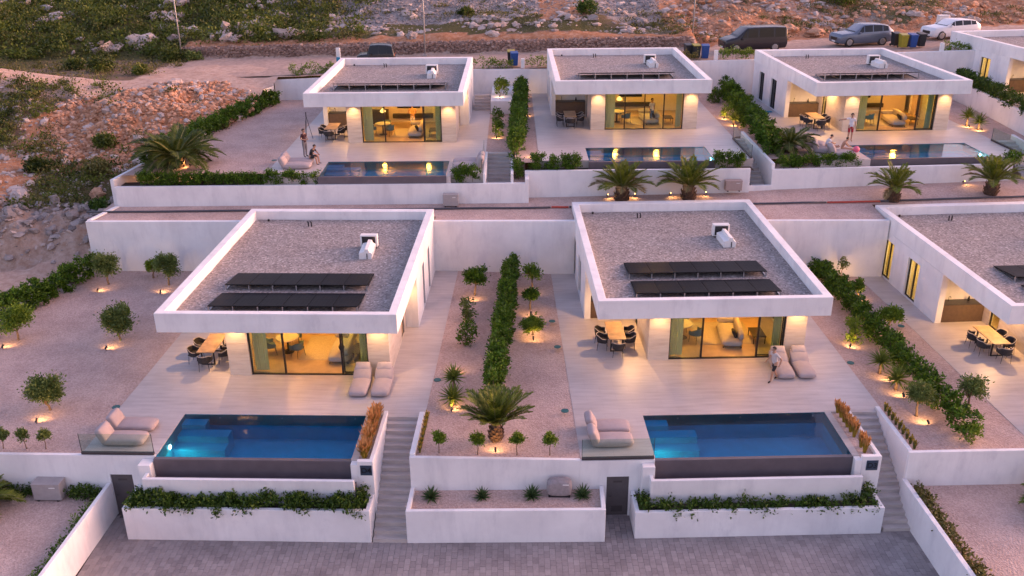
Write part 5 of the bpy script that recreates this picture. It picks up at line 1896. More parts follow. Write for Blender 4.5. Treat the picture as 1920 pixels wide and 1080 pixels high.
P_("palm on the path at the far end by the stair rail", (27.2, 49.9, zpath(27.2, 49.9)), .75, .32, 1.75, 76, 30, dry=1, upright=.25, min_el=.42, stiff=.6)
P_("dark palm beside the loungers with the pink ball", (16.75, 54.0, 4.55), .5, .25, 1.75, 77, 32, spread=.75, dry=0, mat="leaf_palm_dark")
P_("palm cut by the frame on the gravel below the hedge garden", at('D3', 16.1, -8.4, -1.40), .4, .3, 1.6, 78, 28, spread=.7, dry=0)
P_("palm cut by the frame on the gravel beside the heat pump", at('D4', -4.9, -6.2, -1.72), .3, .26, 1.5, 79, 28, spread=.6, dry=0)
# grasses along the stair walls, low plants along the driveway walls
ow = ["first", "second", "third", "fourth", "fifth", "sixth", "seventh", "eighth", "ninth", "tenth", "eleventh", "twelfth"]
for i in range(9):
    make_grass_clump("%s small green grass from the stair top, palm strip wall" % ow[i], at('D4', 11.30, -2.25 - i * .31, -.02), .28, 70, 200 + i, ("grass_green", "grass_gold"), .09, "stair wall grasses", .2)
for i in range(9):
    make_grass_clump("%s small green grass from the stair top, D3 hedge garden wall" % ow[i], at('D3', 11.20, -3.6 - i * .34, -.02), .34, 80, 220 + i, ("grass_green", "grass_gold"), .11, "stair wall grasses", .2)
Hd("groundcover_hedge", "straggling low plants along the driveway wall by the D3 stairs", [at('D3', 11.15, -7.0, -1.42), at('D3', 11.2, -13.5, -1.42)], .40, .32, "leaf_scrub", 81, 420, .14, cat="shrub", rough=.5, group="low driveway plants")
Hd("groundcover_hedge", "dark low hedge between heat pump and service door", [at('D4', -1.85, -5.4, -1.72), at('D4', -.62, -5.4, -1.72)], .45, .42, "leaf_hedge_dark", 82, 650, .12, cat="shrub", group="low driveway plants")
Hd("groundcover_hedge", "dark low hedge behind the heat pump and cropped palm", [at('D4', -5.0, -5.3, -1.72), at('D4', -3.2, -5.3, -1.72)], .4, .42, "leaf_hedge_dark", 83, 500, .12, cat="shrub", group="low driveway plants")
for i in range(9):
    y = -5.95 - i * .52
    Hd("low_plant", "%s tufted plant from the door along the driveway wall gravel" % ow[i], [at('D4', -.72 - .06 * (i % 3), y, -1.72), at('D4', -.74, y - .14, -1.72)], .2, .2 + .04 * (i % 3), "leaf_hedge" if i % 2 else "leaf_citrus", 300 + i, 900, .1, cat="plant", group="driveway wall tufts", stems=False)
# roadside planting rows
for i, (p0, p1, s, h) in enumerate((((-2.9, 72.45, 6.55), (.2, 72.45, 6.6), "thin roadside plants on the rear wall between the first two upper villas", .75),
                                    ((1.2, 72.45, 6.65), (3.0, 72.45, 6.7), "thin roadside plants beside the upper middle villa roof", .75),
                                    ((12.6, 72.4, 7.05), (14.6, 72.4, 7.1), "roadside plants beside the blue bin", .7),
                                    ((16.3, 72.4, 7.15), (19.4, 72.4, 7.2), "roadside plants in front of the van", .7),
                                    ((33.6, 72.6, 7.5), (36.6, 72.7, 7.55), "roadside plants in front of the white car", .6),
                                    ((-17.3, 72.6, 6.0), (-12.8, 73.2, 6.2), "flowering roadside plants by the grey meter post", .8))):
    Hd("roadside_plants", s, [p0, p1], .45, h, "leaf_citrus" if i != 2 else "leaf_scrub", 310 + i, 330 if i > 1 else 220, .13, cat="plant", rough=.5, group="roadside planting")

# garden spotlights --------------------------------------------------------------
G = garden_spot
for (x, y, ax, ay, s, p) in ((-7.42, 9.9, .1, 1, "under the olive at the hedge corner", 9), (-4.03, 9.75, 0, 1, "under the olive by the white wall", 12), (-4.03, 3.3, .1, 1, "under the large middle olive", 12),
                             (-8.87, 3.4, .1, 1, "at the frame edge under the hedge side olive", 10), (-3.99, -3.0, 0, 1, "under the dense round tree", 12),
                             (12.05, 1.2, .2, 1, "between the staked shrub and the tall yucca", 10), (12.22, -1.85, .1, .6, "in front of the lit yucca clump", 14), (12.31, 9.0, 0, 1, "under the round crowned small tree", 11),
                             (15.4, 4.55, 0, .7, "before the lit rosemary ball", 12), (14.1, -4.75, 0, 1, "before the big palm", 12), (15.25, 9.9, 0, .8, "under the yellow green citrus", 9), (15.25, 7.3, 0, .8, "under the small lit middle tree", 11), (15.4, 6.2, 0, -.8, "behind the rosemary ball", 11)):
    G('D4', x, y, "black garden spotlight %s" % s, (ax, ay), p)
for (x, y, ax, ay, s, p) in ((11.75, 1.85, .6, 1, "by the lit trunk shrub at the D3 corner", 16), (14.24, 9.4, 0, 1, "under the thin bare tree", 14), (14.29, 7.0, 0, 1, "under the small lit citrus", 15), (14.4, 2.8, -.2, 1, "under the wide lit citrus", 12),
                             (12.3, -1.3, 0, 1, "before the farther D3 yucca", 13), (12.31, -2.65, 0, 1, "before the nearer D3 yucca", 13), (12.4, -4.75, -.1, 1, "under the grey olive by the D3 stairs", 16), (13.55, -5.2, 0, -.8, "in the flowering shrub of the hedge end", 8)):
    G('D3', x, y, "black garden spotlight %s" % s, (ax, ay), p)
for (k_, x, y, ax, ay, s, p, z) in (('A', -6.0, -4.4, -1, 0, "beside the spreading palm", 10, 0), ('A', 12.0, 10.2, 0, 1, "in the raised planter of the round bush", 14, .95), ('A', 11.9, 1.7, 0, 1, "under the lit shrub by the upper stairs", 16, 0),
                                    ('B', -1.75, 11.5, -.3, 1, "farthest on the upper gravel strip", 16, 0), ('B', -1.7, 8.3, -.3, 1, "second on the upper gravel strip", 16, 0), ('B', -1.65, 5.0, -.3, 1, "third on the upper gravel strip", 18, 0), ('B', -1.5, -6.0, -.2, 1, "nearest the low hedge on the upper gravel strip", 16, 0),
                                    ('B', 11.7, 3.6, .3, .6, "at the shrub by the upper middle glass", 20, 0), ('B', 11.9, 1.6, .2, 1, "at the spiky plant by the upper middle rail", 22, 0),
                                    ('C', 11.0, 1.4, .2, 1, "below the upper yucca nearer the glass", 22, 0), ('C', 11.3, .35, .1, 1, "below the upper yucca nearer the rail", 22, 0)):
    G(k_, x, y, "black garden spotlight %s" % s, (ax, ay), p, z)
LOT['P'] = (0, 0, 0, 0)
for i, (x, y, ax, s) in enumerate(((5.55, 50.75, .4, "hedge side of the first path palm"), (7.15, 50.75, -.4, "far side of the first path palm"), (9.15, 50.75, .4, "near side of the second path palm"), (11.25, 50.75, -.5, "heat pump side of the second path palm"),
                                   (22.1, 51.2, -.4, "behind the thin path palm"), (26.4, 51.6, .4, "behind the far path palm"))):
    G('P', x, y, "glowing path spotlight on the %s" % s if i < 4 else "glowing path spotlight %s" % s, (ax, -1), 8, zpath(x, y))
# ------------------------------------------------------------------ hillside
def lerp_pts(y, pts):
    if y <= pts[0][0]: return pts[0][1]
    for (a, b), (c, d) in zip(pts[:-1], pts[1:]):
        if y <= c:
            u = (y - a) / (c - a)
            return b + (d - b) * u
    return pts[-1][1]


BOUND = [(30, -27.9), (39.7, -25.7), (47.3, -23.3), (50.0, -22.4), (53, -22.0), (66.0, -19.1), (72.0, -17.9)]
LEFT = [(20, -1.0), (40, -.15), (47.4, .1), (48.2, .5), (49.3, 2.0), (50.6, 2.2), (53, 2.5), (58, 3.1), (62, 3.9), (66, 4.9), (69, 5.7), (72, 6.05), (76, 6.1), (300, 6.1)]


def zroad(x):
    return 6.55 + .025 * (max(-45, min(60, x)) + 2)


def ywall(x):
    if x < 15.4: return 83.0 + (x + 29) * (78.7 - 83.0) / 44.4
    return 78.7 + (x - 15.4) * .22


def fbm(x, y, s, o=4):
    v, a = 0, 1
    for i in range(o):
        v += a * mnoise.noise(Vector((x * s, y * s, 7.3 + i)))
        s *= 2.03
        a *= .5
    return v


def height(x, y):
    yw = ywall(x)
    if y > 71.5:
        z = zroad(x) if x > -19 else lerp_pts(y, LEFT) + max(0, min(1, (y - 74) / 6)) * (zroad(x) - 6.1)
    else:
        z = lerp_pts(y, LEFT)
        # rubble heap dumped beside the upper villa
        d = math.hypot((x + 25.0) / 6.0, (y - 64.5) / 5.0)
        z += 1.5 * max(0, 1 - d * d) * (1 + .5 * fbm(x, y, .35))
        if x < -30: z += max(0, min(1.4, (-30 - x) * .12)) * max(0, min(1, (y - 46) / 6))
        if 46.8 < y < 52 and x < -24: z += .55 * fbm(x, y, .8)
    if y > yw:
        st = 1.0 * min(1, (y - yw) / .5) if -29.5 < x < 15.6 else .5 * min(1, max(0, (y - yw - 1.5) / 2.5))
        z += st + .17 * (y - yw) + .9 * max(0, min(1, (y - yw) / 5)) * fbm(x, y, .11)
        z += .22 * min(1, (y - yw)) * fbm(x, y, .6)
    else:
        k = .30 if y < 71 else .10
        if y > 73.2 and x > -20: k = .02
        z += k * fbm(x, y, .45)
    return z


def inside_villas(x, y):
    if y > 72.1: return False
    xb = lerp_pts(y, BOUND)
    if y < 30: xb = -27.9
    return x > xb


def axis(a0, a1, fine0, fine1, st, grow=1.25):
    v = [fine0]
    while v[-1] < fine1: v.append(v[-1] + st)
    s = st
    while v[-1] < a1:
        s *= grow
        v.append(v[-1] + s)
    s = st
    while v[0] > a0:
        s *= grow
        v.insert(0, v[0] - s)
    return v


XS = axis(-170, 170, -48, 56, .5)
YS = axis(-60, 260, 40, 106, .5)
tv, tc, idx = [], [], {}
for j, y in enumerate(YS):
    for i, x in enumerate(XS):
        idx[(i, j)] = len(tv)
        tv.append((x, y, height(x, y)))
tq = []
for j in range(len(YS) - 1):
    for i in range(len(XS) - 1):
        cx, cy = (XS[i] + XS[i + 1]) / 2, (YS[j] + YS[j + 1]) / 2
        if inside_villas(cx, cy): continue
        tq.append((idx[(i, j)], idx[(i + 1, j)], idx[(i + 1, j + 1)], idx[(i, j + 1)]))


def zone(x, y):
    """r green, g red earth, b grey rock, a: 0 = bare dirt track"""
    yw = ywall(x)
    g = r = b = 0.0
    a = 1.0
    n = fbm(x, y, .12)
    if y > yw + .4:
        dy = y - yw
        if x < -16:
            g = 1.0
            if x > -24 and dy > 7.5 + 2 * n: b, g = 1.0, .1
        elif x < 14:
            g = .75 + .4 * n
            b = .15 + .35 * fbm(x + 40, y, .2)
            if dy > 6.5 + 2.0 * n and not 2.5 < x < 7.5: b, g = .9, .15
            if 2.5 < x < 7.5 and dy > 5: r, g = .95, .1
        else:
            g = .45 + .5 * n
            r = .55 + .5 * fbm(x, y + 33, .16)
            b = .25 + .4 * fbm(x + 40, y, .15)
            if x > 43 and dy < 16: r, g, b = .95, .1, .1
        if dy < 2.0 + .5 * n and x > -29: r, g, b = 1.0, 0.0, 0.0
    elif y > 71.5:
        a = 0.0
        if x < -29: g = .55 + .5 * n; a = .75
        elif x < -24: a = .35; g = .3
    else:
        g = .62 + .6 * n
        b = .3 + .3 * fbm(x + 9, y, .3)
        d = math.hypot((x + 24.5 - (y - 66) * .1) / 8.0, (y - 63.8) / 7.0)
        if d < 1.1: r = .8 + .5 * fbm(x, y, .25); g = 0; b = .1
        if y < 51.5: g = .0; b = .4; r = .3; a = .45
        if y < 47.2: a = .15
        if x < -29.5 and y < 60: r = .75; g = .0; b = 0
        if y > 66.5: a = min(a, max(0, (68.5 - y) / 2)); r *= .4
    return (max(0, min(1, g)), max(0, min(1, r)), max(0, min(1, b)), max(0, min(1, a)))


hill = np_object("hillside", tv, tq, "hillside", smooth=True)
hill["kind"] = "structure"
ca = hill.data.color_attributes.new("zone", 'FLOAT_COLOR', 'POINT')
flat = np.array([zone(p[0], p[1]) for p in tv], np.float32)
if len(hill.data.vertices) == len(tv):
    ca.data.foreach_set("color", flat.ravel())

# road of crushed stone behind the upper villas
rv, rq = [], []
xs_ = np.linspace(-28, 62, 120)
for x in xs_:
    for u in (0, .25, .5, .75, 1):
        y = 72.6 + (ywall(x) - .9 - 72.6) * u + .15 * mnoise.noise(Vector((x * .4, u, 3)))
        rv.append((x, y, zroad(x) + .03 + .05 * mnoise.noise(Vector((x * .5, y * .5, 1)))))
for i in range(len(xs_) - 1):
    for j in range(4): rq.append((i * 5 + j, (i + 1) * 5 + j, (i + 1) * 5 + j + 1, i * 5 + j + 1))
simple("road_dirt", (.40, .295, .245), .95, var=.22, scale=3, bump=.5, bscale=14, spec=.1)
rd = np_object("road", rv, rq, "road_dirt", smooth=True)
rd["kind"] = "structure"

# dry stone retaining wall along the road
rg = np.random.default_rng(77)
sw = thing("stone_wall", "long low dry stone wall along the road behind the upper villas", "wall", (0, 0, 0))
core = MB()
pts = [(-29.0 + i * 44.2 / 20) for i in range(21)]
for a, b in zip(pts[:-1], pts[1:]):
    core.prism([(a, ywall(a) + .02), (b, ywall(b) + .02), (b, ywall(b) + .6), (a, ywall(a) + .6)], [zroad(a) - .2, zroad(b) - .2, zroad(b) - .2, zroad(a) - .2], [zroad(a) + .95, zroad(b) + .95, zroad(b) + .95, zroad(a) + .95])
core.build("wall_core", "rock_wall", sw)
n = 3600
xx = rg.uniform(-29.2, 15.4, n)
P = np.array([(x, ywall(x) + rg.uniform(-.06, .45) * (u > .85) - .02, zroad(x) + u * 1.05) for x, u in zip(xx, rg.random(n))])
V, F = rocks(rg, P, rg.uniform(.07, .16, n))
np_object("rubble_stones", V, F, "rock_wall", sw)["kind"] = "stuff"


def ray_ok(x, y): return not inside_villas(x - .25, y)


def scatter(n, fn, seed):
    r_ = np.random.default_rng(seed)
    out = []
    tries = 0
    while len(out) < n and tries < n * 60:
        tries += 1
        p = fn(r_)
        if p is None or not ray_ok(p[0], p[1]): continue
        out.append((p[0], p[1], height(p[0], p[1])))
    return r_, np.array(out)


def rock_field(name, label, n, fn, smin, smax, mat, seed, flat_=.7, pw_=3, lift=0.0):
    r_, P = scatter(n, fn, seed)
    sz = smin + (smax - smin) * r_.random(len(P)) ** pw_
    V, F = rocks(r_, P + np.array([0, 0, lift]), sz, flat=flat_)
    o = np_object(name, V, F, mat)
    return tag(o, label, "rocks", None, "stuff")


def f_heap(r):
    x, y = r.uniform(-33, -17), r.uniform(56.5, 73)
    d = math.hypot((x + 24.5 - (y - 66) * .1) / 7.5, (y - 63.8) / 6.8)
    return (x, y) if d + .25 * fbm(x, y, .3) < 1.02 else None


def f_left(r):
    x, y = r.uniform(-46, -19), r.uniform(48, 68)
    if math.hypot((x + 24.5 - (y - 66) * .1) / 7.5, (y - 63.8) / 6.8) < 1 and r.random() < .8: return None
    return (x, y)


def f_cut(r): return (r.uniform(-42, -23), 50.3 + r.normal() * 1.1)


def f_hill(r):
    x = r.uniform(-55, 58)
    y = ywall(x) + .6 + abs(r.normal()) * 9
    return (x, y) if (fbm(x + 40, y, .15) > .12 or r.random() < .12) and x > -26 else None


def f_hill_left(r):
    x = r.uniform(-60, -20)
    return (x, ywall(x) + 1 + r.random() * 22)


def f_right(r):
    x = r.uniform(14, 62)
    return (x, ywall(x) + 1.2 + abs(r.normal()) * 8)


rock_field("rubble_heap", "heap of orange rubble dumped beside the upper hedge", 13000, f_heap, .025, .24, "rock_orange", 401, pw_=5)
rock_field("rubble_heap_pale", "pale stones strewn over the rubble heap", 1200, f_heap, .03, .34, "rock_pale", 402, pw_=5)
rock_field("slope_rocks", "loose grey rocks among scrub on the bank beside the upper garden", 4200, f_left, .03, .30, "rock_pale", 403, pw_=5)
rock_field("cut_rocks", "dark broken rocks along the cut bank above the bare pit", 1300, f_cut, .04, .34, "rock_grey", 404, pw_=4)
def f_scree(r):
    x = r.uniform(-24, 14)
    if 2.5 < x < 7.5 and r.random() < .8: return None
    n_ = fbm(x, 90, .12)
    return (x, ywall(x) + 6.8 + 2 * n_ + r.random() * 16)


def clusters(seed, k, fn):
    r_ = np.random.default_rng(seed)
    cs = []
    while len(cs) < k:
        p = fn(r_)
        if p: cs.append((p[0], p[1], r_.uniform(.3, 1.3)))

    def f(r):
        c = cs[r.integers(0, len(cs))]
        return (c[0] + r.normal() * c[2] * 1.3, c[1] + r.normal() * c[2] * .6)
    return f


def f_mid(r):
    x = r.uniform(-20, 58)
    return (x, ywall(x) + 1.8 + r.random() * 12)


rock_field("hill_scree", "grey limestone scree sheets across the upper hillside", 9000, f_scree, .05, .20, "rock_grey", 405, pw_=3)
rock_field("hill_pale_rocks", "pale limestone outcrops clustered on the dry hillside", 2600, clusters(40, 75, f_mid), .05, .50, "rock_pale", 406, .55, 4)
rock_field("hill_loose_rocks", "small loose stones on the dry hillside grass", 2500, f_mid, .03, .14, "rock_pale", 409, .6, 3)
rock_field("green_slope_rocks", "scattered pale rocks in the green scrub slope", 620, clusters(41, 34, f_hill_left), .12, .85, "rock_pale", 407, .7, 3, .3)
rock_field("road_bank_rocks", "rocks on the reddish bank above the parked cars", 4200, f_right, .05, .42, "rock_orange", 408, pw_=5)


# scrub cover: leaves in low clumps, nobody could count it
def scrub(name, label, n_clump, fn, mat, seed, h, size, per=60, rad=.5):
    r_, C = scatter(n_clump, fn, seed)
    k = per
    s = r_.uniform(.45, 1.35, len(C))
    P = np.repeat(C, k, 0) + r_.normal(size=(len(C) * k, 3)) * np.repeat(s, k)[:, None] * np.array([rad * .5, rad * .5, h * .35])
    P[:, 2] += np.repeat(s, k) * h * .45
    V, Q = leaf_quads(r_, P, size, .55, .5)
    return tag(np_object(name, V, Q, mat), label, "scrub", None, "stuff")


def f_green(r):
    x = r.uniform(-62, -13)
    y = ywall(x) + 1.0 + r.random() * 24
    return (x, y) if r.random() < (1.0 if x < -17 else .25) else None


def f_midleft(r):
    x, y = r.uniform(-46, -20), r.uniform(51, 70)
    if math.hypot((x + 24.0 - (y - 66) * .1) / 8, (y - 65.5) / 7.5) < 1.0 and r.random() < .96: return None
    if x < -29.5 and y < 59: return None
    return (x, y) if fbm(x, y, .25) > -.25 else None


def f_track(r):
    x = r.uniform(-50, -28)
    return (x, r.uniform(72, 84)) if r.random() < .7 else None


def f_dry(r):
    x = r.uniform(-16, 58)
    y = ywall(x) + 1.5 + abs(r.normal()) * 9
    return (x, y) if fbm(x, y, .13) > .0 else None


scrub("green_scrub", "dense green scrub covering the slope above the track", 1500, f_green, "leaf_bush", 411, .75, .26, 60, .95)
scrub("pale_scrub", "paler grassy tufts in the green slope", 700, f_green, "leaf_scrub", 412, .5, .24, 40, .8)
scrub("bank_scrub", "low wild scrub on the bank beside the upper garden", 230, f_midleft, "leaf_bush", 413, .5, .18, 60, .75)
scrub("bank_dry_scrub", "dry pale tufts on the bank beside the upper garden", 330, f_midleft, "leaf_scrub", 414, .4, .16, 46, .6)
scrub("track_scrub", "sparse weeds beside the dirt track", 150, f_track, "leaf_scrub", 415, .4, .18, 40, .7)
scrub("dry_hill_scrub", "dry grass patches between the hillside rocks", 380, f_dry, "leaf_scrub", 416, .22, .18, 50, .8)

# single bushes and boulders one can point at
def bush(label, x, y, r, h, mat, seed):
    t = thing("wild_bush", label, "bush", (x, y, height(x, y)), 0, "wild bushes")
    r_ = np.random.default_rng(seed)
    d = r_.normal(size=(26, 3))
    d /= np.linalg.norm(d, axis=1, keepdims=True)
    C = d * np.array([r, r, h * .5]) * (.35 + .5 * r_.random((26, 1)))
    C[:, 2] = np.abs(C[:, 2]) + h * .22
    P = clump_points(r_, int(1100 * r), C, np.array([r, r, h]) * .16)
    V, Q = leaf_quads(r_, P, .2, .55, .3)
    np_object("foliage", V, Q, mat, t)
    m = MB()
    for c in C[:8]: m.tube([(0, 0, -.1), tuple(c)], [.05, .015], 5)
    m.build("branches", "trunk_bark", t)


for i, (x, y, r, h, mt, s) in enumerate((
        (7.0, 85.5, 1.25, 1.7, "leaf_hedge_dark", "round dark green bush on the rocky slope above the upper middle villa"),
        (-29.6, 82.0, 1.5, 1.6, "leaf_bush", "dark spreading bush at the end of the dry stone wall"),
        (-27.9, 82.2, .9, 1.0, "leaf_olive", "pale flowering bush at the foot of the first lamp pole"),
        (-33.5, 76.5, 1.3, 1.5, "leaf_bush", "big dark bush beside the dirt track"),
        (-29.5, 74.3, .8, .9, "leaf_bush", "small bush at the rim of the rubble bank"),
        (-36.5, 78.5, 1.2, 1.2, "leaf_bush", "bush near the frame edge beside the track"),
        (-26.9, 60.0, 1.0, 1.1, "leaf_bush", "bush half way down the rocky bank"),
        (-30.2, 57.0, 1.1, 1.1, "leaf_bush", "bush above the bare pit"),
        (-26.0, 56.3, .9, .9, "leaf_scrub", "grey green bush on the bank near the big palm"),
        (-24.3, 51.5, .9, .8, "leaf_hedge_dark", "dark bush on top of the cut bank beside the white wall"),
        (-4.0, 88.5, .8, .9, "leaf_bush", "small bush on the rocks behind the second lamp pole"),
        (32.0, 91.0, 1.5, 1.5, "leaf_bush", "dark bush on the slope above the silver car"),
        (22.5, 92.0, 1.6, 1.5, "leaf_bush", "bush on the slope above the van"),
        (-20.0, 62.6, .8, .8, "leaf_scrub", "dry bush between rubble heap and clipped hedge"),
        (-22.4, 57.6, .9, 1.0, "leaf_scrub", "bush outside the hedge behind the big palm"))):
    bush(s, x, y, r, h, mt, 500 + i)
for i, (x, y, sz, mt, s) in enumerate((
        (30.6, 82.8, 1.0, "rock_pale", "big pale boulder behind the gap between van and silver car"), (27.0, 83.0, .9, "rock_orange", "broad boulder on the bank above the van roof"),
        (24.6, 83.5, .8, "rock_orange", "boulder just behind the van"), (42.0, 86.5, .9, "rock_grey", "dark boulder beside the utility box"),
        (-25.6, 71.0, .5, "rock_pale", "flat pale boulder at the rim of the rubble heap"), (-24.0, 58.0, .5, "rock_pale", "white boulder at the foot of the rubble heap"),
        (-34.0, 86.5, .6, "rock_pale", "pale boulder in the green slope"), (-23.5, 88.0, .8, "rock_pale", "flat pale boulder near the first lamp pole"),
        (-1.5, 82.0, .55, "rock_pale", "pale boulder above the stone wall by the second lamp pole"), (-8.5, 82.5, .6, "rock_grey", "split grey boulder above the black car"),
        (11.8, 85.0, .7, "rock_grey", "boulder beside the round dark bush"), (-29.5, 53.0, .6, "rock_pale", "boulder on the bank above the pit"),
        (-25.0, 53.4, .5, "rock_orange", "rusty boulder on the bank near the white wall end"))):
    boulder(s, (x, y, height(x, y) + sz * .1), sz, mt, 600 + i)

# ------------------------------------------------------------------ vehicles
def make_car(name, label, cat, loc, rz, paint, L, Wd, Ht, kind):
    """front towards -X locally"""
    t = thing(name, label, cat, loc, rz, "parked vehicles")
    hw = Wd / 2
    if kind == 'suv':
        st = [(0, .42, .72, .74, .80), (.04, .30, .80, .83, .90), (.20, .25, .96, 1.00, .98), (.26 * L, .24, 1.04, 1.09, 1.0), (.28 * L, .24, 1.07, 1.11, 1.0), (.44 * L, .24, 1.10, Ht * .97, 1.0),
              (.60 * L, .24, 1.12, Ht, 1.0), (.78 * L, .25, 1.14, Ht * .98, 1.0), (.89 * L, .27, 1.16, Ht * .93, .99), (.985 * L, .34, 1.12, 1.18, .95), (L, .46, .95, .98, .90)]
        ws, rs = (4, 5), (8, 9)
        side = [(5, 6), (6, 7), (7, 8)]
        wheels = (.185 * L, .79 * L)
    elif kind == 'van':
        st = [(0, .42, .80, .84, .84), (.05, .30, .92, .96, .92), (.10 * L, .25, 1.02, 1.12, .98), (.17 * L, .24, 1.08, 1.18, 1.0), (.19 * L, .24, 1.10, 1.22, 1.0), (.34 * L, .24, 1.12, Ht * .97, 1.0),
              (.52 * L, .24, 1.12, Ht, 1.0), (.78 * L, .25, 1.12, Ht, 1.0), (.97 * L, .27, 1.12, Ht * .985, .99), (.99 * L, .34, 1.10, Ht * .90, .98), (L, .46, 1.0, 1.05, .97)]
        ws, rs = (4, 5), (8, 9)
        side = [(5, 6), (6, 7), (7, 8)]
        wheels = (.17 * L, .80 * L)
    else:
        st = [(0, .45, .80, .84, .90), (.05, .34, .95, .99, .96), (.10 * L, .30, 1.02, 1.07, 1.0), (.26 * L, .30, 1.06, 1.11, 1.0), (.28 * L, .30, 1.08, 1.12, 1.0), (.36 * L, .30, 1.10, Ht * .98, 1.0),
              (.58 * L, .30, 1.10, Ht, 1.0), (.80 * L, .30, 1.10, Ht * .98, 1.0), (.94 * L, .30, 1.10, Ht * .93, 1.0), (.985 * L, .36, 1.06, 1.12, .98), (L, .46, .95, 1.0, .95)]
        ws, rs = (4, 5), (8, 9)
        side = [(5, 6), (6, 7), (7, 8)]
        wheels = (.18 * L, .80 * L)
    ring = []
    for x, zb, zbelt, zr, wf in st:
        w = hw * wf
        cab = zr - zbelt > .15
        wr = w * (.80 if kind != 'van' else .88) if cab else w * .86
        ring.append([(x, -w * .90, zb), (x, -w, zb + .16), (x, -w * 1.01, (zb + zbelt) * .55), (x, -w * .97, zbelt), (x, -wr, zr - .04 if cab else zr - .01), (x, -wr * .8, zr),
                     (x, wr * .8, zr), (x, wr, zr - .04 if cab else zr - .01), (x, w * .97, zbelt), (x, w * 1.01, (zb + zbelt) * .55), (x, w, zb + .16), (x, w * .90, zb)])
    mb = MB()
    n = 12
    for r_ in ring: mb.v.extend(r_)
    for i in range(len(ring) - 1):
        for j in range(n):
            mb.f.append([i * n + j, (i + 1) * n + j, (i + 1) * n + (j + 1) % n, i * n + (j + 1) % n])
            mb.m.append(0)
    mb.f.append(list(range(n)))
    mb.m.append(0)
    mb.f.append([(len(ring) - 1) * n + j for j in range(n - 1, -1, -1)])
    mb.m.append(0)
    body = mb.build("body", paint, t, bevel=.03, seg=2)
    for p in body.data.polygons: p.use_smooth = True

    def patch(pts4, inset, name_, mat, off=.012):
        c = sum((Vector(p) for p in pts4), Vector()) / 4
        q = [Vector(p).lerp(c, inset) for p in pts4]
        nn = (q[1] - q[0]).cross(q[2] - q[0]).normalized()
        if nn.dot(c - Vector((L / 2, 0, .7))) < 0: nn = -nn
        q1 = [p + nn * off for p in q]
        q0 = [p - nn * .02 for p in q]
        m = MB()
        m.add(q0 + q1, [(4, 5, 6, 7), (0, 1, 5, 4), (1, 2, 6, 5), (2, 3, 7, 6), (3, 0, 4, 7)])
        return m.build(name_, mat, t)
    a, b = ring[ws[0]], ring[ws[1]]
    patch([a[4], a[7], b[7], b[4]], .07, "windscreen", "glass_car")
    a, b = ring[rs[0]], ring[rs[1]]
    patch([a[4], a[7], b[8], b[3]], .12, "rear_window", "glass_car")
    for i, j in side:
        for s in (0, 1):
            lo, hi = (3, 4) if s == 0 else (8, 7)
            patch([ring[i][lo], ring[j][lo], ring[j][hi], ring[i][hi]], .10, "side_window", "glass_car")
    a, b = ring[ws[0]], ring[ws[1]]
    for lo, hi in ((3, 4), (8, 7)):
        pa = [Vector(a[lo]).lerp(Vector(b[lo]), .35), b[lo], b[hi], Vector(a[hi]).lerp(Vector(b[hi]), .35)]
        patch(pa, .12, "quarter_window", "glass_car")
    wr_ = .37
    for wx in wheels:
        for s in (-1, 1):
            wh = MB().tube([(wx, s * (hw - .20), wr_), (wx, s * (hw + .004), wr_)], [wr_, wr_], 20).build("wheel", "tyre_rubber", t)
            MB().tube([(wx, s * (hw + .005), wr_), (wx, s * (hw + .014), wr_)], [wr_ * .66, wr_ * .60], 16).build("rim", "rim_alloy", wh)
    for s in (-1, 1):
        MB().box(.05, .30, s * hw * .62 - .16, s * hw * .62 + .16, ring[1][3][2] - .20, ring[1][3][2] - .06).build("headlight", "headlamp", t, bevel=.03)
        MB().box(L - .10, L + .005, s * hw * .74 - .12, s * hw * .74 + .12, .86, 1.02).build("tail_light", "tail_lamp", t, bevel=.02)
        MB().box(ws and ring[4][0][0] + .25, ring[4][0][0] + .40, s * (hw + .02) - .0, s * (hw + .17), 1.02, 1.18).build("side_mirror", paint, t, bevel=.03)
    MB().box(-.012, .06, -hw * .5, hw * .5, .48, .74).build("grille", "dark_metal", t, bevel=.02)
    MB().box(-.022, -.013, -.26, .26, .36, .47).build("number_plate", "unit_white", t)
    return t


t_ = NT("glass_car")
t_.done(t_.pbr((.010, .012, .016), .12, spec=.35))
VZ = lambda x: zroad(x) + .06
make_car("parked_van", "dark grey van parked behind the roadside plants", "van", (17.2, 76.2, VZ(19)), R(9), "paint_grey", 5.2, 1.98, 1.95, 'van')
make_car("parked_car", "silver blue estate car parked beside the wheelie bins", "car", (26.6, 77.2, VZ(28)), R(11), "paint_silver", 4.85, 1.95, 1.72, 'suv')
make_car("parked_car", "white car parked behind the corner villa", "car", (34.9, 79.0, VZ(36)), R(14), "paint_white", 4.6, 1.88, 1.58, 'suv')
make_car("parked_car", "black soft-top car mostly hidden behind a villa roof", "car", (-12.2, 74.9, VZ(-11)), R(4), "paint_black", 3.0, 1.72, 1.80, 'jeep')


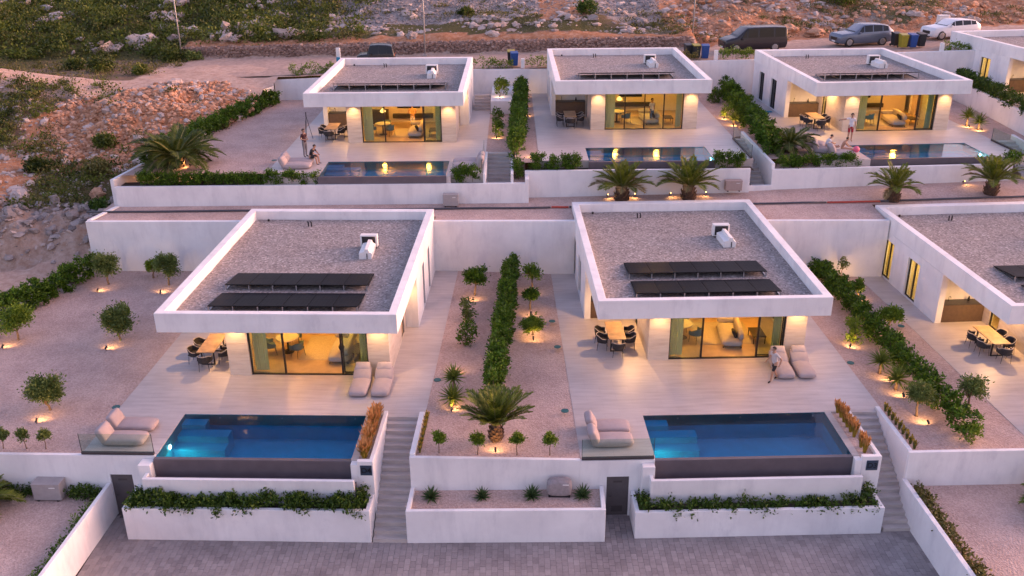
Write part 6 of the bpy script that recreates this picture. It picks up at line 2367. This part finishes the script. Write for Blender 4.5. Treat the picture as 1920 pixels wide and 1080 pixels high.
def make_bin(label, x, y, mat, lid, rz=0.0, z=None):
    t = thing("wheelie_bin", label, "bin", (x, y, (zroad(x) if z is None else z) + .05), rz, "wheelie bins")
    m = MB()
    m.add([(-.24, -.28, .08), (.24, -.28, .08), (.24, .25, .08), (-.24, .25, .08), (-.29, -.36, 1.0), (.29, -.36, 1.0), (.29, .34, 1.0), (-.29, .34, 1.0)],
          [(0, 3, 2, 1), (4, 5, 6, 7), (0, 1, 5, 4), (1, 2, 6, 5), (2, 3, 7, 6), (3, 0, 4, 7)])
    m.build("bin_body", mat, t, bevel=.02)
    m = MB()
    m.add([(-.31, -.39, 1.002), (.31, -.39, 1.002), (.31, .38, 1.002), (-.31, .38, 1.002), (-.29, -.36, 1.05), (.29, -.36, 1.05), (.29, .36, 1.12), (-.29, .36, 1.12)],
          [(0, 3, 2, 1), (4, 5, 6, 7), (0, 1, 5, 4), (1, 2, 6, 5), (2, 3, 7, 6), (3, 0, 4, 7)])
    m.build("lid", lid, t, bevel=.015)
    for s in (-1, 1): MB().tube([(s * .22, .30, .1), (s * .29, .30, .1)], .1, 12).build("wheel", "tyre_rubber", t)
    return t


make_bin("blue wheelie bin on the road between the first two upper villas", .35, 73.0, "bin_blue", "bin_blue", .1)
make_bin("black wheelie bin behind the blue bin by the upper middle villa", .1, 73.9, "bin_black", "bin_yellow", .05)
make_bin("blue wheelie bin near the van", 15.3, 73.3, "bin_blue", "bin_blue", -.1)
make_bin("yellow lidded wheelie bin beside the bin near the van", 14.65, 73.6, "bin_black", "bin_yellow", .1)
make_bin("black wheelie bin farthest from the van in its group", 14.1, 74.0, "bin_black", "bin_black", .15)
make_bin("yellow wheelie bin beside the silver car", 31.5, 75.2, "bin_yellow", "bin_yellow", 0)
make_bin("blue wheelie bin next to the yellow bin by the silver car", 32.2, 75.1, "bin_blue", "bin_blue", .05)
make_bin("black wheelie bin by the white car", 33.0, 75.4, "bin_black", "bin_black", .1)
make_bin("black wheelie bin behind the yellow bin by the silver car", 31.3, 76.2, "bin_black", "bin_black", .1)

for (x, y, s) in ((-28.7, 82.0, "slender grey lamp pole at the end of the stone wall"), (-7.2, 79.8, "slender grey lamp pole behind the first upper villa"), (15.6, 80.3, "slender grey lamp pole above the wheelie bins and van")):
    t = thing("street_lamp", s, "street lamp", (x, y, height(x, y) - .1), 0, "lamp poles")
    MB().tube([(0, 0, 0), (0, 0, 3.5), (0, 0, 8.0)], [.075, .055, .04], 10).build("pole", "pole_steel", t, smooth=True)
    MB().box(-.15, .15, -.15, .15, 0, .3).build("base", "concrete", t)
    MB().tube([(0, 0, 8.0), (0, -.5, 8.25), (0, -.9, 8.25)], [.035, .03, .03], 8).build("arm", "pole_steel", t)
    MB().box(-.12, .12, -1.5, -.85, 8.2, 8.3).build("lamp_head", "pole_steel", t, bevel=.03)
t = thing("meter_post", "tall grey meter post with blue box beside the roadside plants", "meter box", (-13.6, 74.3, 6.25), 0)
MB().box(-.16, .16, -.12, .12, 0, 1.75).build("cabinet", "unit_white", t, bevel=.02)
MB().box(-.14, .14, -.30, -.122, .35, 1.05).build("blue_box", "blue_towel", t, bevel=.02)
t = thing("utility_box", "pale utility cabinet on the bank between the parked cars", "cabinet", (38.2, 83.6, height(38.2, 83.6)), .1)
MB().box(-.45, .45, -.25, .25, 0, 1.35).build("cabinet", "unit_white", t, bevel=.03)
MB().box(-.47, .47, -.28, .28, 1.352, 1.42).build("lid", "unit_white", t, bevel=.02)
for i, (x, y, z, s) in enumerate(((1.0, 72.35, 6.6, "white post beside the blue bin"), (15.95, 72.3, 7.1, "white post beside the bins near the van"), (33.3, 72.2, 7.5, "white post beside the bins near the white car"))):
    tag(MB().box(-.14, .14, -.12, .12, 0, .75).build("meter_cabinet", "unit_white", None, (x, y, z), 0, bevel=.02), s, "cabinet", "white wall posts")

# ------------------------------------------------------------------ people
C1 = dict(skin="skin", shirt="cloth_maroon", sleeve="cloth_maroon", legs="cloth_grey", shin="cloth_grey", shoe="cloth_black")
hold = dict(el=(.25, .03, 1.15), wl=(.12, -.20, 1.10), hl=(.05, -.24, 1.11), er=(-.25, .03, 1.15), wr=(-.12, -.20, 1.10), hr=(-.05, -.24, 1.11))
make_person("standing man in dark shirt and grey trousers beside the upper loungers", at('A', .35, -2.3, .0), th('A') + R(60), stand_pose(hold), C1)
sit = dict(pelvis=(0, .0, .47), belly=(0, -.05, .63), chest=(0, -.15, .82), neck=(0, -.25, .97), head=(0, -.30, 1.05), crown=(0, -.34, 1.16),
           sl=(.185, -.17, .91), el=(.21, -.35, .70), wl=(.09, -.50, .62), hl=(.03, -.55, .62), sr=(-.185, -.17, .91), er=(-.21, -.35, .70), wr=(-.09, -.50, .62), hr=(-.03, -.55, .62),
           jl=(.10, -.02, .46), kl=(.15, -.42, .47), al=(.14, -.46, .085), tl=(.15, -.62, .035), jr=(-.10, -.02, .46), kr=(-.15, -.42, .47), ar=(-.14, -.46, .085), tr=(-.15, -.62, .035))
C2 = dict(skin="skin", shirt="cloth_black", sleeve="cloth_black", legs="cloth_black", shin="skin", shoe="cloth_black")
make_person("seated man in black with bare legs on the upper lounger end", at('A', .98, -3.75, -.06), th('A') + R(75), sit, C2)
C3 = dict(skin="skin", shirt="cloth_white", sleeve="cloth_white", legs="cloth_red", shin="skin", shoe="skin")
point = dict(er=(-.44, -.05, 1.36), wr=(-.68, -.10, 1.34), hr=(-.76, -.12, 1.33))
make_person("man in white shirt and red shorts pointing beside the upper pool", at('C', 1.95, -1.4, .0), th('C') + R(-8), stand_pose(None, point), C3, scale=1.02)
walk = dict(el=(.24, .14, 1.16), wl=(.23, .10, .92), hl=(.23, .06, .85), er=(-.24, -.08, 1.16), wr=(-.22, -.28, .98), hr=(-.21, -.34, .93))
C4 = dict(skin="skin", shirt="cloth_grey_light", sleeve="cloth_grey_light", legs="cloth_black", shin="skin", shoe="cloth_black")
simple("cloth_grey_light", (.50, .47, .48), .9)
make_person("walking man in pale shirt and black shorts beside the D3 loungers", at('D3', 7.42, -1.0, .0), th('D3') + R(-70), stand_pose(walk, None, .28, .10), C4, scale=.95)
C5 = dict(skin="skin", shirt="skin", sleeve="skin", legs="cloth_white", shin="skin", shoe="skin")
sit2 = {k: (v[0], v[1], v[2] - .02) for k, v in sit.items()}
sit2.update(kl=(.13, -.42, .42), al=(.13, -.78, .40), tl=(.13, -.86, .48), kr=(-.13, -.42, .42), ar=(-.13, -.78, .40), tr=(-.13, -.86, .48))
make_person("bare shouldered person sitting on the lounger by the pink ball", at('C', .30, -4.35, -.07), th('C') + R(70), sit2, C5, scale=.92)
C6 = dict(skin="skin", shirt="cloth_white", sleeve="cloth_white", legs="cloth_white", shin="skin", shoe="skin")
make_person("person in white reclining on the bean lounger beside the sitter", at('C', -.42, -3.75, -.05), th('C') + R(80), sit2, C6, scale=.92)
C7 = dict(skin="skin", shirt="cloth_orange", sleeve="cloth_orange", legs="cloth_white", shin="skin", shoe="cloth_black")
make_person("person in pale clothes standing inside the first upper villa", at('A', 6.2, 4.6, .012), th('A'), stand_pose(hold), C7)
C8 = dict(skin="skin", shirt="cloth_white", sleeve="cloth_white", legs="cloth_blue", shin="cloth_blue", shoe="cloth_black")
make_person("person in white shirt standing inside the upper middle villa", at('B', 6.6, 2.6, .012), th('B') + R(40), stand_pose(), C8)
ball = MB()
ball.lathe([(.02, -.2), (.1, -.173), (.173, -.1), (.2, 0), (.173, .1), (.1, .173), (.02, .2)], 16)
tag(ball.build("beach_ball", "pink_vinyl", None, at('C', .98, -4.9, .40), 0, smooth=True), "pink inflatable ball on the lounger by the upper pool", "ball")
tw = cushion(.55, .35, .05, crown=.01)
for v in tw.verts: v.co.z += .04 * mnoise.noise(v.co * 6)
tag(bm_obj("towel", tw, "blue_towel", None, Matrix.Translation((0, 0, .04)), 1), "blue towel dropped on the terrace beside the tall window", "towel").location = at('C', -.55, 7.3)
